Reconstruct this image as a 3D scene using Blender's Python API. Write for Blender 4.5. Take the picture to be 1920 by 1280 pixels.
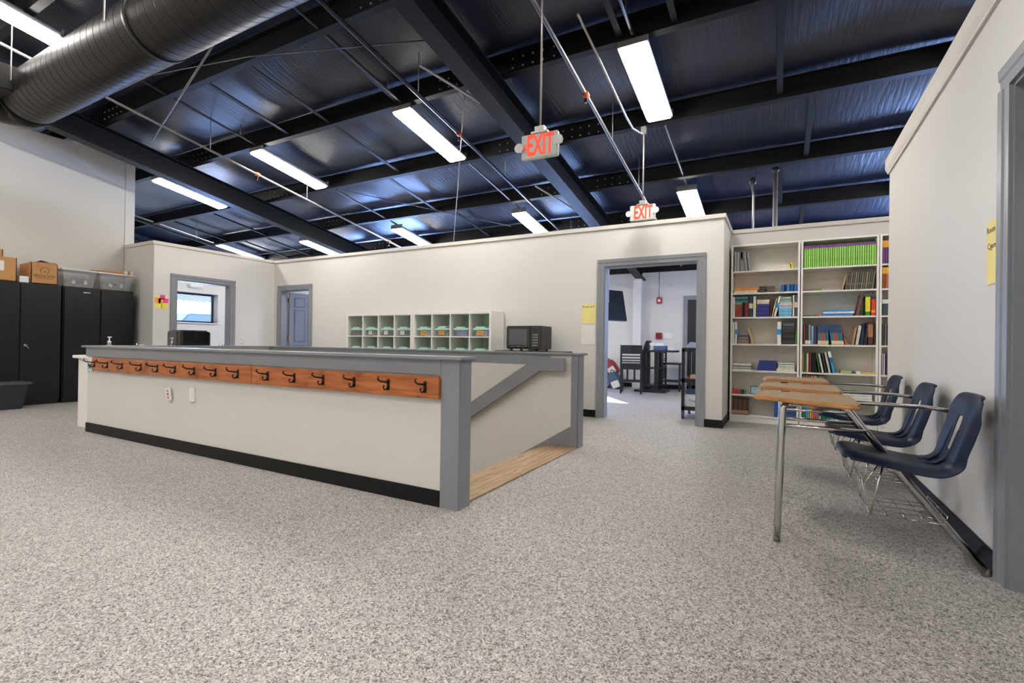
import bpy, bmesh, math, random
from mathutils import Vector, Matrix, Euler
random.seed(7)
R = math.radians
sc = bpy.context.scene
for o in list(bpy.data.objects): bpy.data.objects.remove(o)

# ------------------------------------------------------------------ camera
cam_d = bpy.data.cameras.new('camera'); cam = bpy.data.objects.new('camera', cam_d)
sc.collection.objects.link(cam); sc.camera = cam
cam_d.sensor_width = 36.0; cam_d.lens = 918.22 / 1920 * 36.0
cam_d.clip_start = 0.05; cam_d.clip_end = 200
YAW, PIT, ROL = R(28.682), R(0.2262), R(0.8238)
fw = Vector((-math.sin(YAW)*math.cos(PIT), math.cos(YAW)*math.cos(PIT), math.sin(PIT)))
rt = Vector((math.cos(YAW), math.sin(YAW), 0)); up = rt.cross(fw)
r2 = rt*math.cos(ROL) + up*math.sin(ROL); u2 = -rt*math.sin(ROL) + up*math.cos(ROL)
M = Matrix((r2, u2, -fw)).transposed().to_4x4(); M.translation = Vector((0, 0, 1.0))
cam.matrix_world = M

# ------------------------------------------------------------------ world, sun, daylight, exposure
w = bpy.data.worlds.new('world'); sc.world = w; w.use_nodes = True
nt = w.node_tree; nt.nodes.clear()
ow = nt.nodes.new('ShaderNodeOutputWorld'); bg = nt.nodes.new('ShaderNodeBackground')
bg.inputs[0].default_value = (0.55, 0.74, 1.0, 1); bg.inputs[1].default_value = 4.0
nt.links.new(bg.outputs[0], ow.inputs[0])
sund = bpy.data.lights.new('sun', 'SUN'); sund.energy = 22; sund.angle = R(0.6); sund.color = (1, .97, .92)
sun = bpy.data.objects.new('sun', sund); sc.collection.objects.link(sun)
SUNDIR = Vector((2.35, -3.15, -1.85)); sun.rotation_euler = SUNDIR.to_track_quat('-Z', 'Y').to_euler()
sun.location = (-20, 20, 12)

def daylight(name, loc, d, sx, sy, e, col=(0.26, 0.45, 1.0)):
    l = bpy.data.lights.new(name, 'AREA'); l.shape = 'RECTANGLE'; l.size = sx; l.size_y = sy; l.energy = e; l.color = col
    o = bpy.data.objects.new(name, l); sc.collection.objects.link(o); o.location = loc
    o.rotation_euler = Vector(d).to_track_quat('-Z', 'Z').to_euler(); return o
# area lights standing in for daylight in the neighbouring rooms, set inside their outer walls
daylight('daylight_office_window', (-12.35, 6.6, 1.74), (1, 0, 0), 1.7, 0.7, 90)
daylight('daylight_common_room_door', (-5.2, 11.5, 1.3), (0, -1, 0), 1.4, 1.9, 150)
daylight('daylight_classroom_window', (3.6, 11.5, 1.7), (0, -1, .25), 2.6, 1.3, 650)
daylight('daylight_fill_back_office', (-11.0, 11.5, 1.7), (0, -1, .25), 2.4, 1.2, 620)  # added to tint the left roof bay blue; the wall behind has no window
LAMP = 55.0
vs = sc.view_settings
vs.view_transform = 'Standard'; vs.look = 'None'; vs.gamma = 1; vs.use_curve_mapping = False; vs.exposure = 0.0
try:
    sc.cycles.use_denoising = True; sc.cycles.max_bounces = 7; sc.cycles.diffuse_bounces = 4; sc.cycles.sample_clamp_indirect = 6
except Exception: pass

# ------------------------------------------------------------------ materials
def rgb(h):
    if isinstance(h, str):
        h = h.lstrip('#'); c = [int(h[i:i+2], 16)/255 for i in (0, 2, 4)]
        return [((x/12.92) if x <= .04045 else ((x+.055)/1.055)**2.4) for x in c]
    return list(h)
MC = {}
def mat(name, col, rough=.6, metal=0., spec=.5, var=.06, scale=6., bump=0., bscale=60., stretch=None, coat=0., alpha=1., trans=0.):
    if name in MC: return MC[name]
    m = bpy.data.materials.new(name); m.use_nodes = True; n = m.node_tree; b = n.nodes['Principled BSDF']
    c = rgb(col)
    b.inputs['Roughness'].default_value = rough; b.inputs['Metallic'].default_value = metal
    b.inputs['Specular IOR Level'].default_value = spec; b.inputs['Coat Weight'].default_value = coat
    b.inputs['Alpha'].default_value = alpha; b.inputs['Transmission Weight'].default_value = trans
    tc = n.nodes.new('ShaderNodeTexCoord'); mp = n.nodes.new('ShaderNodeMapping')
    n.links.new(tc.outputs['Object'], mp.inputs[0])
    if stretch: mp.inputs['Scale'].default_value = stretch
    nz = n.nodes.new('ShaderNodeTexNoise'); nz.inputs['Scale'].default_value = scale; nz.inputs['Detail'].default_value = 4
    n.links.new(mp.outputs[0], nz.inputs[0])
    cr = n.nodes.new('ShaderNodeValToRGB'); cr.color_ramp.elements[0].position = .3; cr.color_ramp.elements[1].position = .7
    cr.color_ramp.elements[0].color = [max(0, x*(1-var)) for x in c]+[1]; cr.color_ramp.elements[1].color = [min(1, x*(1+var)) for x in c]+[1]
    n.links.new(nz.outputs[0], cr.inputs[0]); n.links.new(cr.outputs[0], b.inputs['Base Color'])
    if bump:
        n2 = n.nodes.new('ShaderNodeTexNoise'); n2.inputs['Scale'].default_value = bscale; n2.inputs['Detail'].default_value = 3
        n.links.new(mp.outputs[0], n2.inputs[0]); bp = n.nodes.new('ShaderNodeBump'); bp.inputs['Strength'].default_value = bump; bp.inputs['Distance'].default_value = .01
        n.links.new(n2.outputs[0], bp.inputs['Height']); n.links.new(bp.outputs[0], b.inputs['Normal'])
    MC[name] = m; return m
def emis(name, col, s):
    if name in MC: return MC[name]
    m = bpy.data.materials.new(name); m.use_nodes = True; n = m.node_tree; b = n.nodes['Principled BSDF']
    b.inputs['Base Color'].default_value = rgb(col)+[1]; b.inputs['Emission Color'].default_value = rgb(col)+[1]; b.inputs['Emission Strength'].default_value = s
    MC[name] = m; return m

WALL = mat('wall_paint', '#d9d7d2', .62, var=.012, scale=.8, bump=.08, bscale=180)
TRIMW = mat('ledge_paint', '#d9d4cb', .5, var=.01, scale=2)
GREY = mat('grey_trim_paint', '#83868c', .42, var=.03, scale=3, bump=.05, bscale=90)
BLKB = mat('black_vinyl_base', '#080808', .5, spec=.3, var=.1)
STEEL = mat('black_painted_steel', '#0b0b0c', .5, spec=.3, var=.15, scale=2, bump=.05)
PIPEB = mat('dark_pipe', '#34343a', .35, metal=.3)
PIPEW = mat('galvanised_pipe', '#b9b6b2', .35, metal=.6)
DUCTM = mat('black_duct_paint', '#0b0a0b', .42, spec=.4, var=.15, scale=3)
CHROME = mat('chrome', '#d0cfcc', .16, metal=1., var=.03)
WHITE = mat('white_laminate', '#f2f0ea', .4, var=.015, scale=2)
WHITEP = mat('white_plastic', '#e9e8e4', .35, var=.01)
BLACKP = mat('black_plastic', '#101012', .3, var=.1)
BLACKM = mat('black_cabinet_metal', '#05060b', .34, spec=.4, var=.12, scale=3, bump=.06, bscale=250)
DKWOOD = mat('black_stained_wood', '#15151a', .35, var=.2, scale=4)
IRON = mat('dark_iron', '#2a1c17', .45, metal=.5)
ORANGE = mat('orange_clip', '#c9562a', .5)
RED = mat('alarm_red', '#a01c22', .4)
PAPER = mat('paper', '#e9e6df', .8, var=.03)
YPAPER = mat('yellow_paper', '#eedf92', .8, var=.03)
INK = mat('ink', '#5a5230', .8)
NAVY = mat('navy_plastic', '#091a33', .42, spec=.3, var=.06, bump=.12, bscale=260)
BRASS = mat('brass_hinge', '#b39a63', .3, metal=.9)
CLEAR = mat('clear_plastic', '#d9dee2', .12, var=.01, alpha=.27)
CARD = mat('cardboard', '#bb8a58', .8, var=.07, scale=5, stretch=(1, 1, 6))
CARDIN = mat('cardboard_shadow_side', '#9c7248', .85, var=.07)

def floor_mat():
    m = bpy.data.materials.new('speckled_floor'); m.use_nodes = True; n = m.node_tree; b = n.nodes['Principled BSDF']; L = n.links.new
    tc = n.nodes.new('ShaderNodeTexCoord')
    nd = n.nodes.new('ShaderNodeTexNoise'); nd.inputs['Scale'].default_value = 45; nd.inputs['Detail'].default_value = 2
    L(tc.outputs['Object'], nd.inputs[0])
    ad = n.nodes.new('ShaderNodeMixRGB'); ad.blend_type = 'ADD'; ad.inputs[0].default_value = .035
    L(tc.outputs['Object'], ad.inputs[1]); L(nd.outputs['Color'], ad.inputs[2])
    v = n.nodes.new('ShaderNodeTexVoronoi'); v.inputs['Scale'].default_value = 185; L(ad.outputs[0], v.inputs['Vector'])
    sp = n.nodes.new('ShaderNodeSeparateColor'); L(v.outputs['Color'], sp.inputs[0])
    r = n.nodes.new('ShaderNodeValToRGB'); e = r.color_ramp; e.interpolation = 'CONSTANT'
    cols = [(0, '#555352'), (.12, '#7a7876'), (.28, '#9a9794'), (.5, '#afacaa'), (.78, '#c8c5c2')]
    e.elements[0].position = 0; e.elements[0].color = rgb(cols[0][1])+[1]; e.elements[1].position = .12; e.elements[1].color = rgb(cols[1][1])+[1]
    for p, c in cols[2:]:
        q = e.elements.new(p); q.color = rgb(c)+[1]
    L(sp.outputs[0], r.inputs[0])
    n2 = n.nodes.new('ShaderNodeTexNoise'); n2.inputs['Scale'].default_value = 130; n2.inputs['Detail'].default_value = 3; n2.inputs['Roughness'].default_value = .6
    L(tc.outputs['Object'], n2.inputs[0])
    r2_ = n.nodes.new('ShaderNodeValToRGB'); r2_.color_ramp.elements[0].position = .34; r2_.color_ramp.elements[0].color = (.58, .57, .56, 1); r2_.color_ramp.elements[1].position = .5; r2_.color_ramp.elements[1].color = (1, 1, 1, 1)
    L(n2.outputs[0], r2_.inputs[0])
    mx = n.nodes.new('ShaderNodeMixRGB'); mx.blend_type = 'MULTIPLY'; mx.inputs[0].default_value = .9; L(r.outputs[0], mx.inputs[1]); L(r2_.outputs[0], mx.inputs[2])
    n3 = n.nodes.new('ShaderNodeTexNoise'); n3.inputs['Scale'].default_value = .6; n3.inputs['Detail'].default_value = 4; L(tc.outputs['Object'], n3.inputs[0])
    r3 = n.nodes.new('ShaderNodeValToRGB'); r3.color_ramp.elements[0].color = (.9, .89, .88, 1); r3.color_ramp.elements[1].color = (1.04, 1.03, 1.02, 1); L(n3.outputs[0], r3.inputs[0])
    m2 = n.nodes.new('ShaderNodeMixRGB'); m2.blend_type = 'MULTIPLY'; m2.inputs[0].default_value = 1; L(mx.outputs[0], m2.inputs[1]); L(r3.outputs[0], m2.inputs[2])
    L(m2.outputs[0], b.inputs['Base Color']); b.inputs['Roughness'].default_value = .55
    bp = n.nodes.new('ShaderNodeBump'); bp.inputs['Strength'].default_value = .25; bp.inputs['Distance'].default_value = .004; L(n2.outputs[0], bp.inputs['Height']); L(bp.outputs[0], b.inputs['Normal'])
    return m
FLOORM = floor_mat()
def deck_mat():
    m = bpy.data.materials.new('insulation_facing'); m.use_nodes = True; n = m.node_tree; b = n.nodes['Principled BSDF']; L = n.links.new
    tc = n.nodes.new('ShaderNodeTexCoord'); mp = n.nodes.new('ShaderNodeMapping'); mp.inputs['Scale'].default_value = (9, .8, 1); L(tc.outputs['Object'], mp.inputs[0])
    a = n.nodes.new('ShaderNodeTexNoise'); a.inputs['Scale'].default_value = 3.2; a.inputs['Detail'].default_value = 5; L(mp.outputs[0], a.inputs[0])
    c = n.nodes.new('ShaderNodeValToRGB'); c.color_ramp.elements[0].color = rgb('#0a0d1e')+[1]; c.color_ramp.elements[1].color = rgb('#181f3a')+[1]; L(a.outputs[0], c.inputs[0]); L(c.outputs[0], b.inputs['Base Color'])  # blue of the daylight on the roof is put into these dark colours
    bp = n.nodes.new('ShaderNodeBump'); bp.inputs['Strength'].default_value = .22; bp.inputs['Distance'].default_value = .03; L(a.outputs[0], bp.inputs['Height']); L(bp.outputs[0], b.inputs['Normal'])
    b.inputs['Roughness'].default_value = .4; b.inputs['Specular IOR Level'].default_value = .55
    return m
DECK = deck_mat()
def wood_mat(name, c0, c1, c2, scale=(1, 12, 12), rough=.4, knots=True):
    m = bpy.data.materials.new(name); m.use_nodes = True; n = m.node_tree; b = n.nodes['Principled BSDF']; L = n.links.new
    tc = n.nodes.new('ShaderNodeTexCoord'); mp = n.nodes.new('ShaderNodeMapping'); mp.inputs['Scale'].default_value = scale; L(tc.outputs['Object'], mp.inputs[0])
    a = n.nodes.new('ShaderNodeTexNoise'); a.inputs['Scale'].default_value = 3; a.inputs['Detail'].default_value = 6; a.inputs['Distortion'].default_value = .8; L(mp.outputs[0], a.inputs[0])
    c = n.nodes.new('ShaderNodeValToRGB'); e = c.color_ramp; e.elements[0].position = .3; e.elements[0].color = rgb(c0)+[1]; e.elements[1].position = .7; e.elements[1].color = rgb(c2)+[1]
    q = e.elements.new(.5); q.color = rgb(c1)+[1]; L(a.outputs[0], c.inputs[0])
    out = c.outputs[0]
    if knots:
        k = n.nodes.new('ShaderNodeTexNoise'); k.inputs['Scale'].default_value = 4.5; k.inputs['Detail'].default_value = 3; L(tc.outputs['Object'], k.inputs[0])
        kr = n.nodes.new('ShaderNodeValToRGB'); kr.color_ramp.elements[0].position = .3; kr.color_ramp.elements[0].color = (.35, .25, .2, 1); kr.color_ramp.elements[1].position = .43; kr.color_ramp.elements[1].color = (1, 1, 1, 1); L(k.outputs[0], kr.inputs[0])
        x = n.nodes.new('ShaderNodeMixRGB'); x.blend_type = 'MULTIPLY'; x.inputs[0].default_value = 1; L(out, x.inputs[1]); L(kr.outputs[0], x.inputs[2]); out = x.outputs[0]
    L(out, b.inputs['Base Color']); b.inputs['Roughness'].default_value = rough
    return m
CEDAR = wood_mat('stained_pine', '#8a4a22', '#a8602f', '#b9713a', (1.2, 14, 14), .38)
OAKF = wood_mat('landing_oak', '#8d7358', '#a48a6c', '#b59b7c', (14, 1.5, 14), .5, False)
OAKT = wood_mat('desk_laminate', '#a18462', '#b19370', '#bfa17e', (10, 1.4, 8), .3, False)
OAKE = wood_mat('desk_edge', '#a8713c', '#b67f47', '#c08c55', (4, 4, 4), .35, False)

# ------------------------------------------------------------------ mesh helpers
COL = sc.collection
def wloc(p):
    v = Vector((0, 0, 0))
    while p is not None: v += p.location; p = p.parent
    return v
class B:
    def __init__(s): s.v = []; s.f = []; s.m = []; s.mm = None; s.sm = set()
    def add(s, vs_, fs, m=0, smooth=False):
        o = len(s.v)
        for p in vs_: s.v.append(Vector(p) if s.mm is None else s.mm @ Vector(p))
        for f in fs:
            if smooth: s.sm.add(len(s.f))
            s.f.append([i+o for i in f]); s.m.append(m)
        return s
    def box(s, x0, x1, y0, y1, z0, z1, m=0):
        return s.add([(x0,y0,z0),(x1,y0,z0),(x1,y1,z0),(x0,y1,z0),(x0,y0,z1),(x1,y0,z1),(x1,y1,z1),(x0,y1,z1)],
                     [(0,3,2,1),(4,5,6,7),(0,1,5,4),(1,2,6,5),(2,3,7,6),(3,0,4,7)], m)
    def prism(s, poly, ax, a0, a1, m=0):      # poly in the two other axes, extruded along ax
        def P(u, v, a): return {0: (a, u, v), 1: (u, a, v), 2: (u, v, a)}[ax]
        n = len(poly); vs_ = [P(u, v, a0) for u, v in poly]+[P(u, v, a1) for u, v in poly]
        return s.add(vs_, [tuple(range(n))[::-1], tuple(range(n, 2*n))]+[(i, (i+1) % n, (i+1) % n+n, i+n) for i in range(n)], m)
    def tube(s, pts, r, n=8, m=0, cap=True):
        pts = [Vector(p) for p in pts]; rings = []; ref = None
        for i, p in enumerate(pts):
            d = (pts[min(i+1, len(pts)-1)]-pts[max(i-1, 0)]).normalized()
            if ref is None or abs(ref.dot(d)) > .98: ref = Vector((0, 0, 1)) if abs(d.z) < .9 else Vector((1, 0, 0))
            a = d.cross(ref).normalized(); b_ = d.cross(a).normalized(); ref = -b_ if False else ref
            rr = r[i] if isinstance(r, (list, tuple)) else r
            rings.append([p+(a*math.cos(2*math.pi*k/n)+b_*math.sin(2*math.pi*k/n))*rr for k in range(n)])
        vs_ = [q for rg in rings for q in rg]; fs = []
        for i in range(len(pts)-1):
            for k in range(n): fs.append((i*n+k, i*n+(k+1) % n, (i+1)*n+(k+1) % n, (i+1)*n+k))
        s.add(vs_, fs, m, True)
        if cap: s.add(rings[0], [tuple(range(n))], m); s.add(rings[-1], [tuple(range(n))[::-1]], m)
        return s
    def lathe(s, c, prof, n=16, m=0):          # prof (r, z) about the vertical through c
        vs_ = []; fs = []
        for r, z in prof:
            for k in range(n): vs_.append((c[0]+r*math.cos(2*math.pi*k/n), c[1]+r*math.sin(2*math.pi*k/n), c[2]+z))
        for i in range(len(prof)-1):
            for k in range(n): fs.append((i*n+k, i*n+(k+1) % n, (i+1)*n+(k+1) % n, (i+1)*n+k))
        s.add(vs_, fs, m, True); s.add(vs_[:n], [tuple(range(n))[::-1]], m); s.add(vs_[-n:], [tuple(range(n))], m)
        return s
    def build(s, name, mats, parent=None, org=None, bevel=0., local=False, label=None):
        me = bpy.data.meshes.new(name); off = Vector((0, 0, 0))
        if not local: off = wloc(parent) if parent is not None else Vector(org or (0, 0, 0))
        me.from_pydata([tuple(p-off) for p in s.v], [], s.f)
        if not isinstance(mats, (list, tuple)): mats = [mats]
        for m in mats: me.materials.append(m)
        me.polygons.foreach_set('material_index', s.m); me.polygons.foreach_set('use_smooth', [i in s.sm for i in range(len(s.f))]); me.update()
        bm = bmesh.new(); bm.from_mesh(me); bmesh.ops.remove_doubles(bm, verts=bm.verts, dist=1e-5); bmesh.ops.recalc_face_normals(bm, faces=bm.faces)
        if bevel:
            ed = [e for e in bm.edges if len(e.link_faces) == 2 and e.calc_face_angle(0) > .6]
            bmesh.ops.bevel(bm, geom=ed, offset=bevel, segments=2, affect='EDGES', clamp_overlap=True)
        bm.to_mesh(me); bm.free()
        o = bpy.data.objects.new(name, me); COL.objects.link(o)
        if parent is not None: o.parent = parent
        elif not local: o.location = off
        if label: o['label'] = label
        return o
def tag(o, label, cat, group=None, kind=None):
    o['label'] = label; o['category'] = cat
    if group: o['group'] = group
    if kind: o['kind'] = kind
    return o
def thing(name, label, cat, loc=(0,0,0), rz=0, group=None, rot=None):
    o = bpy.data.objects.new(name, None); COL.objects.link(o); o.location = loc; o.empty_display_size = .1
    o.rotation_euler = rot if rot else (0, 0, rz); return tag(o, label, cat, group)
def struct(o): o['kind'] = 'structure'; return o
def rootstruct(name, loc=(0,0,0)):
    o = bpy.data.objects.new(name, None); COL.objects.link(o); o.location = loc; o['kind'] = 'structure'; return o
def kids(r): return [o for o in r.children]
def dup(root, off=(0,0,0), label=None, rz=None, parent=None):
    c = root.copy(); COL.objects.link(c)
    if parent is None:
        c.location = root.location + Vector(off)
        if rz is not None: c.rotation_euler.z = rz
        if label: c['label'] = label
    else: c.parent = parent
    for ch in kids(root): dup(ch, parent=c)
    return c
def text(name, s, size, mat_, parent, loc, rot, ext=.0015, align='CENTER', sx=1., fat=0.):
    cu = bpy.data.curves.new(name, 'FONT'); cu.body = s; cu.size = size; cu.extrude = ext; cu.align_x = align; cu.align_y = 'CENTER'; cu.resolution_u = 2; cu.offset = fat
    t = bpy.data.objects.new(name, cu); COL.objects.link(t); bpy.context.view_layer.update()
    me = bpy.data.meshes.new_from_object(t.evaluated_get(bpy.context.evaluated_depsgraph_get())); bpy.data.objects.remove(t)
    me.transform(Matrix.Diagonal((sx, 1, 1, 1))); me.materials.clear(); me.materials.append(mat_)
    o = bpy.data.objects.new(name, me); COL.objects.link(o); o.parent = parent
    o.location = Vector(loc)-wloc(parent) if parent else loc; o.rotation_euler = rot; return o
FACE_Y = (R(90), 0, 0)            # text readable from -Y
FACE_X = (R(90), 0, R(90))        # readable from +X
FACE_NX = (R(90), 0, R(-90))      # readable from -X
S = 1/6.                          # roof slope: falls one in six away from the camera
def zr(c, y): return c - S*y      # height of a roof-parallel plane

# ------------------------------------------------------------------ floor, outer shell
WX0, WX1, WY0, WY1 = -15.5, 6.0, -5.0, 11.7
HX0, HX1, HY0, HY1 = -6.34, -2.0, 2.53, 4.445     # the stair opening
b = B()
for (x0, x1, y0, y1) in ((WX0, HX0, WY0, WY1), (HX1, WX1, WY0, WY1), (HX0, HX1, WY0, HY0), (HX0, HX1, 4.46, WY1)):
    b.box(x0, x1, y0, y1, -.12, 0)
floor = struct(b.build('floor', FLOORM, org=(0, 0, 0)))
# roof: sagging black insulation between the purlins, with its ridge behind the camera
PURL = [-3.9, -2.4, -.9, .6, 2.05, 3.47, 4.74, 6.19, 7.63, 9.07, 10.5]
vs_, fs = [], []; nx = 130; ys = []
for i in range(len(PURL)-1):
    for k in range(8): ys.append((PURL[i]+(PURL[i+1]-PURL[i])*k/8, math.sin(math.pi*k/8)))
ys.append((PURL[-1], 0)); ys = [(-5.1, 0)]+ys+[(11.85, 0)]
for (y, s_) in ys:
    for i in range(nx+1):
        x = WX0-.1+(WX1-WX0+.2)*i/nx
        sag = s_*(.055+.025*math.sin(x*2.1+y*1.7)+.014*math.sin(x*4.3-y*.9))
        vs_.append((x, y, zr(5.03, abs(y+4) - 4 if y < -4 else y) - sag))
n_ = nx+1
for j in range(len(ys)-1):
    for i in range(nx): fs.append((j*n_+i, j*n_+i+1, (j+1)*n_+i+1, (j+1)*n_+i))
top = [(x, y, zr(5.2, y)) for x in (WX0-.1, WX1+.1) for y in (-5.1, 11.85)]
b = B().add(vs_, fs, 0, True).add(top, [(0, 1, 3, 2)], 1)
ceiling = struct(b.build('ceiling', [DECK, STEEL]))
def wall(name, *boxes, m=WALL, org=None):
    b = B()
    for q in boxes: b.box(*q)
    return struct(b.build(name, m, org=org or (boxes[0][0], boxes[0][2], 0)))
wall('wall_behind', (WX0, WX1, -5.1, -5.0, 0, 5.8))
wall('wall_far', (WX0, -5.9, WY1, WY1+.12, 0, 2.72), (-5.9, -4.7, WY1, WY1+.12, 2.1, 2.72), (-4.7, 2.3, WY1, WY1+.12, 0, 2.72), (2.3, 4.9, WY1, WY1+.12, 0, 1.05), (2.3, 4.9, WY1, WY1+.12, 2.35, 2.72), (4.9, WX1, WY1, WY1+.12, 0, 2.72))
wall('trim_1', (WX0, WX1, WY1-.03, WY1+.12, 2.722, 3.3), m=STEEL)
wall('wall_outer_right', (WX1, WX1+.1, -5, WY1, 0, 5.8))
wall('wall_outer_left', (WX0-.1, WX0, -5, 3.2, 0, 5.8), (WX0-.1, WX0, 3.2, WY1, 2.45, 5.8))
bpy.data.objects['wall_outer_left'].data.materials[0] = mat('dark_gable_insulation', '#23262f', .5, var=.2)

# ------------------------------------------------------------------ room walls
YB = 6.48; ZT = 2.57
def ledge(parent, x0, x1, y0, y1, z=ZT, t=.055, p=.022, name='wall_ledge'):
    return B().box(x0-p, x1+p, y0-p, y1+p, z, z+t).build(name, TRIMW, parent, bevel=.004)
# back wall with two doorways
wb = rootstruct('wall_back', (-4, YB, 0))
b = B()
for q in ((-9.14, -8.92, YB, YB+.13, 0, ZT), (-8.92, -8.07, YB, YB+.13, 2.01, ZT), (-8.07, -2.12, YB, YB+.13, 0, ZT), (-2.12, -.905, YB, YB+.13, 2.07, ZT), (-.905, -.613, YB, YB+.13, 0, ZT), (-.743, -.613, YB+.13, 7.48, 0, ZT)): b.box(*q)
b.build('drywall', WALL, wb)
ledge(wb, -9.14, -.613, YB, YB+.13); ledge(wb, -.743, -.613, YB+.17, 7.48)
wa = rootstruct('wall_alcove', (.6, 7.48, 0))
B().box(-.743, 3.2, 7.48, 7.6, 0, ZT).build('drywall', WALL, wa); ledge(wa, -.58, 3.2, 7.48, 7.6)
wall('wall_alcove_right', (3.2, 3.3, 5.3, 7.6, 0, ZT))
# left partition with the office doorway
XP = -9.14
wl = rootstruct('wall_left_partition', (XP, 5.3, 0))
b = B()
for q in ((XP-.12, XP, 4.27, 4.622, 0, ZT), (XP-.12, XP, 4.622, 5.566, 2.02, ZT), (XP-.12, XP, 5.566, YB+.13, 0, ZT), (-10.1, XP-.12, 4.27, 4.39, 0, ZT)): b.box(*q)
b.build('drywall', WALL, wl)
ledge(wl, XP-.12, XP, 4.27, YB-.03); ledge(wl, -10.08, XP-.15, 4.27, 4.39)
# the tall left wall
wt = rootstruct('wall_left', (-10.1, 0, 0))
b = B().box(-10.25, -10.1, WY0, 4.245, 0, 4.16).box(-10.25, -10.1, 4.257, 4.40, 0, 4.16).box(-10.25, -10.112, 4.245, 4.257, 0, 4.16)
b.build('drywall', WALL, wt)
# the right wall with its doorway
XR = .853
wr = rootstruct('wall_right', (XR, 3, 0))
b = B()
for q in ((XR, XR+.12, 2.815, 5.50, 0, 2.60), (XR, XR+.12, 1.9, 2.815, 2.13, 2.60), (XR, XR+.12, -5, 1.9, 0, 2.60)): b.box(*q)
b.build('drywall', WALL, wr)
B().prism([(XR-.012, 2.59), (XR-.02, 2.605), (XR-.03, 2.63), (XR-.03, 2.71), (XR+.15, 2.71), (XR+.15, 2.59)], 1, -5, 5.53).build('wall_ledge', TRIMW, wr)
B().box(XR-.016, XR, -5, 5.50, 2.575, 2.592).build('ledge_bead', TRIMW, wr)
wall('wall_side_room', (2.6, 2.7, -5, 7.4, 0, 2.4))
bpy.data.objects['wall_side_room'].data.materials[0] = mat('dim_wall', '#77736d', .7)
wall('wall_side_room_end', (.975, 2.6, 3.2, 3.3, 0, 2.4))
# room beyond the office doorway, and partitions beyond the back wall
ww = rootstruct('wall_office', (-12.5, 6.2, 0))
b = B()
for q in ((-12.75, -12.5, 3, 5.7, 0, 2.57), (-12.75, -12.5, 5.7, 7.3, 0, 1.40), (-12.75, -12.5, 5.7, 7.3, 2.12, 2.57), (-12.75, -12.5, 7.3, 9, 0, 2.57)): b.box(*q)
b.build('drywall', WALL, ww); ledge(ww, -12.75, -12.5, 3, 9)
wall('wall_office_back', (-12.5, -9.26, 8.9, 9.0, 0, 2.57)); wall('wall_office_side', (-9.38, -9.26, 6.62, 8.9, 0, 2.57))
wall('wall_common_room_left', (-7.62, -7.5, 6.62, 11.7, 0, 2.57))

# base boards
def base(name, x0, x1, y0, y1, h=.1): return struct(B().box(x0, x1, y0, y1, 0, h).build(name, BLKB, org=(x0, y0, 0), bevel=.003))
base('baseboard_back', -7.98, -2.215, YB-.012, YB); base('baseboard_corner', -.813, -.601, YB-.012, YB); base('baseboard_return', -.613, -.601, YB, 7.47)
base('baseboard_partition', XP, XP+.012, 5.66, YB-.012); base('baseboard_right', XR-.012, XR, 2.91, 5.5)
base('baseboard_far', -7.5, 2.3, WY1-.012, WY1); base('baseboard_left', -10.1, -10.088, -5, 2.2)

# door casings: stepped profile
def casing_y(p, x0, x1, zt, y, w_=.092, side=-1):    # around an opening x0..x1 in a wall facing -Y
    b = B()
    def leg(a, c, mir):
        pr = [(a, y), (a, y-.014), (a+(c-a)*.45, y-.016), (a+(c-a)*.55, y-.022), (c, y-.024), (c, y)]
        b.prism(pr, 2, 0, zt)
    leg(x0, x0-w_, 1); leg(x1, x1+w_, 1)
    b.prism([(y, zt), (y-.014, zt), (y-.016, zt+w_*.45), (y-.022, zt+w_*.55), (y-.024, zt+w_), (y, zt+w_)], 0, x0-w_, x1+w_)
    b.build('casing', GREY, p)
def jamb_y(p, x0, x1, zt, y0, y1):
    B().box(x0, x0+.018, y0, y1, 0, zt).box(x1-.018, x1, y0, y1, 0, zt).box(x0+.018, x1-.018, y0, y1, zt-.018, zt).build('jamb', GREY, p)
def casing_x(p, y0, y1, zt, x, w_=.092, d=1):
    b = B()
    for a, c in ((y0, y0-w_), (y1, y1+w_)):
        b.prism([(x, a), (x+d*.014, a), (x+d*.016, a+(c-a)*.45), (x+d*.022, a+(c-a)*.55), (x+d*.024, c), (x, c)], 2, 0, zt)
    b.prism([(x, zt), (x+d*.014, zt), (x+d*.016, zt+w_*.45), (x+d*.022, zt+w_*.55), (x+d*.024, zt+w_), (x, zt+w_)], 1, y0-w_, y1+w_)
    b.build('casing', GREY, p)
def jamb_x(p, y0, y1, zt, x0, x1):
    B().box(x0, x1, y0, y0+.018, 0, zt).box(x0, x1, y1-.018, y1, 0, zt).box(x0, x1, y0+.018, y1-.018, zt-.018, zt).build('jamb', GREY, p)
d1 = rootstruct('door_1', (-1.5, YB, 0)); casing_y(d1, -2.12, -.905, 2.07, YB); jamb_y(d1, -2.12, -.905, 2.07, YB, YB+.15)
d2 = rootstruct('door_2', (XP, 5.1, 0)); casing_x(d2, 4.622, 5.566, 2.02, XP); jamb_x(d2, 4.622, 5.566, 2.02, XP-.13, XP)
d3 = rootstruct('door_3', (-8.5, YB, 0)); casing_y(d3, -8.92, -8.07, 2.01, YB); jamb_y(d3, -8.92, -8.07, 2.01, YB, YB+.15)
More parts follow.
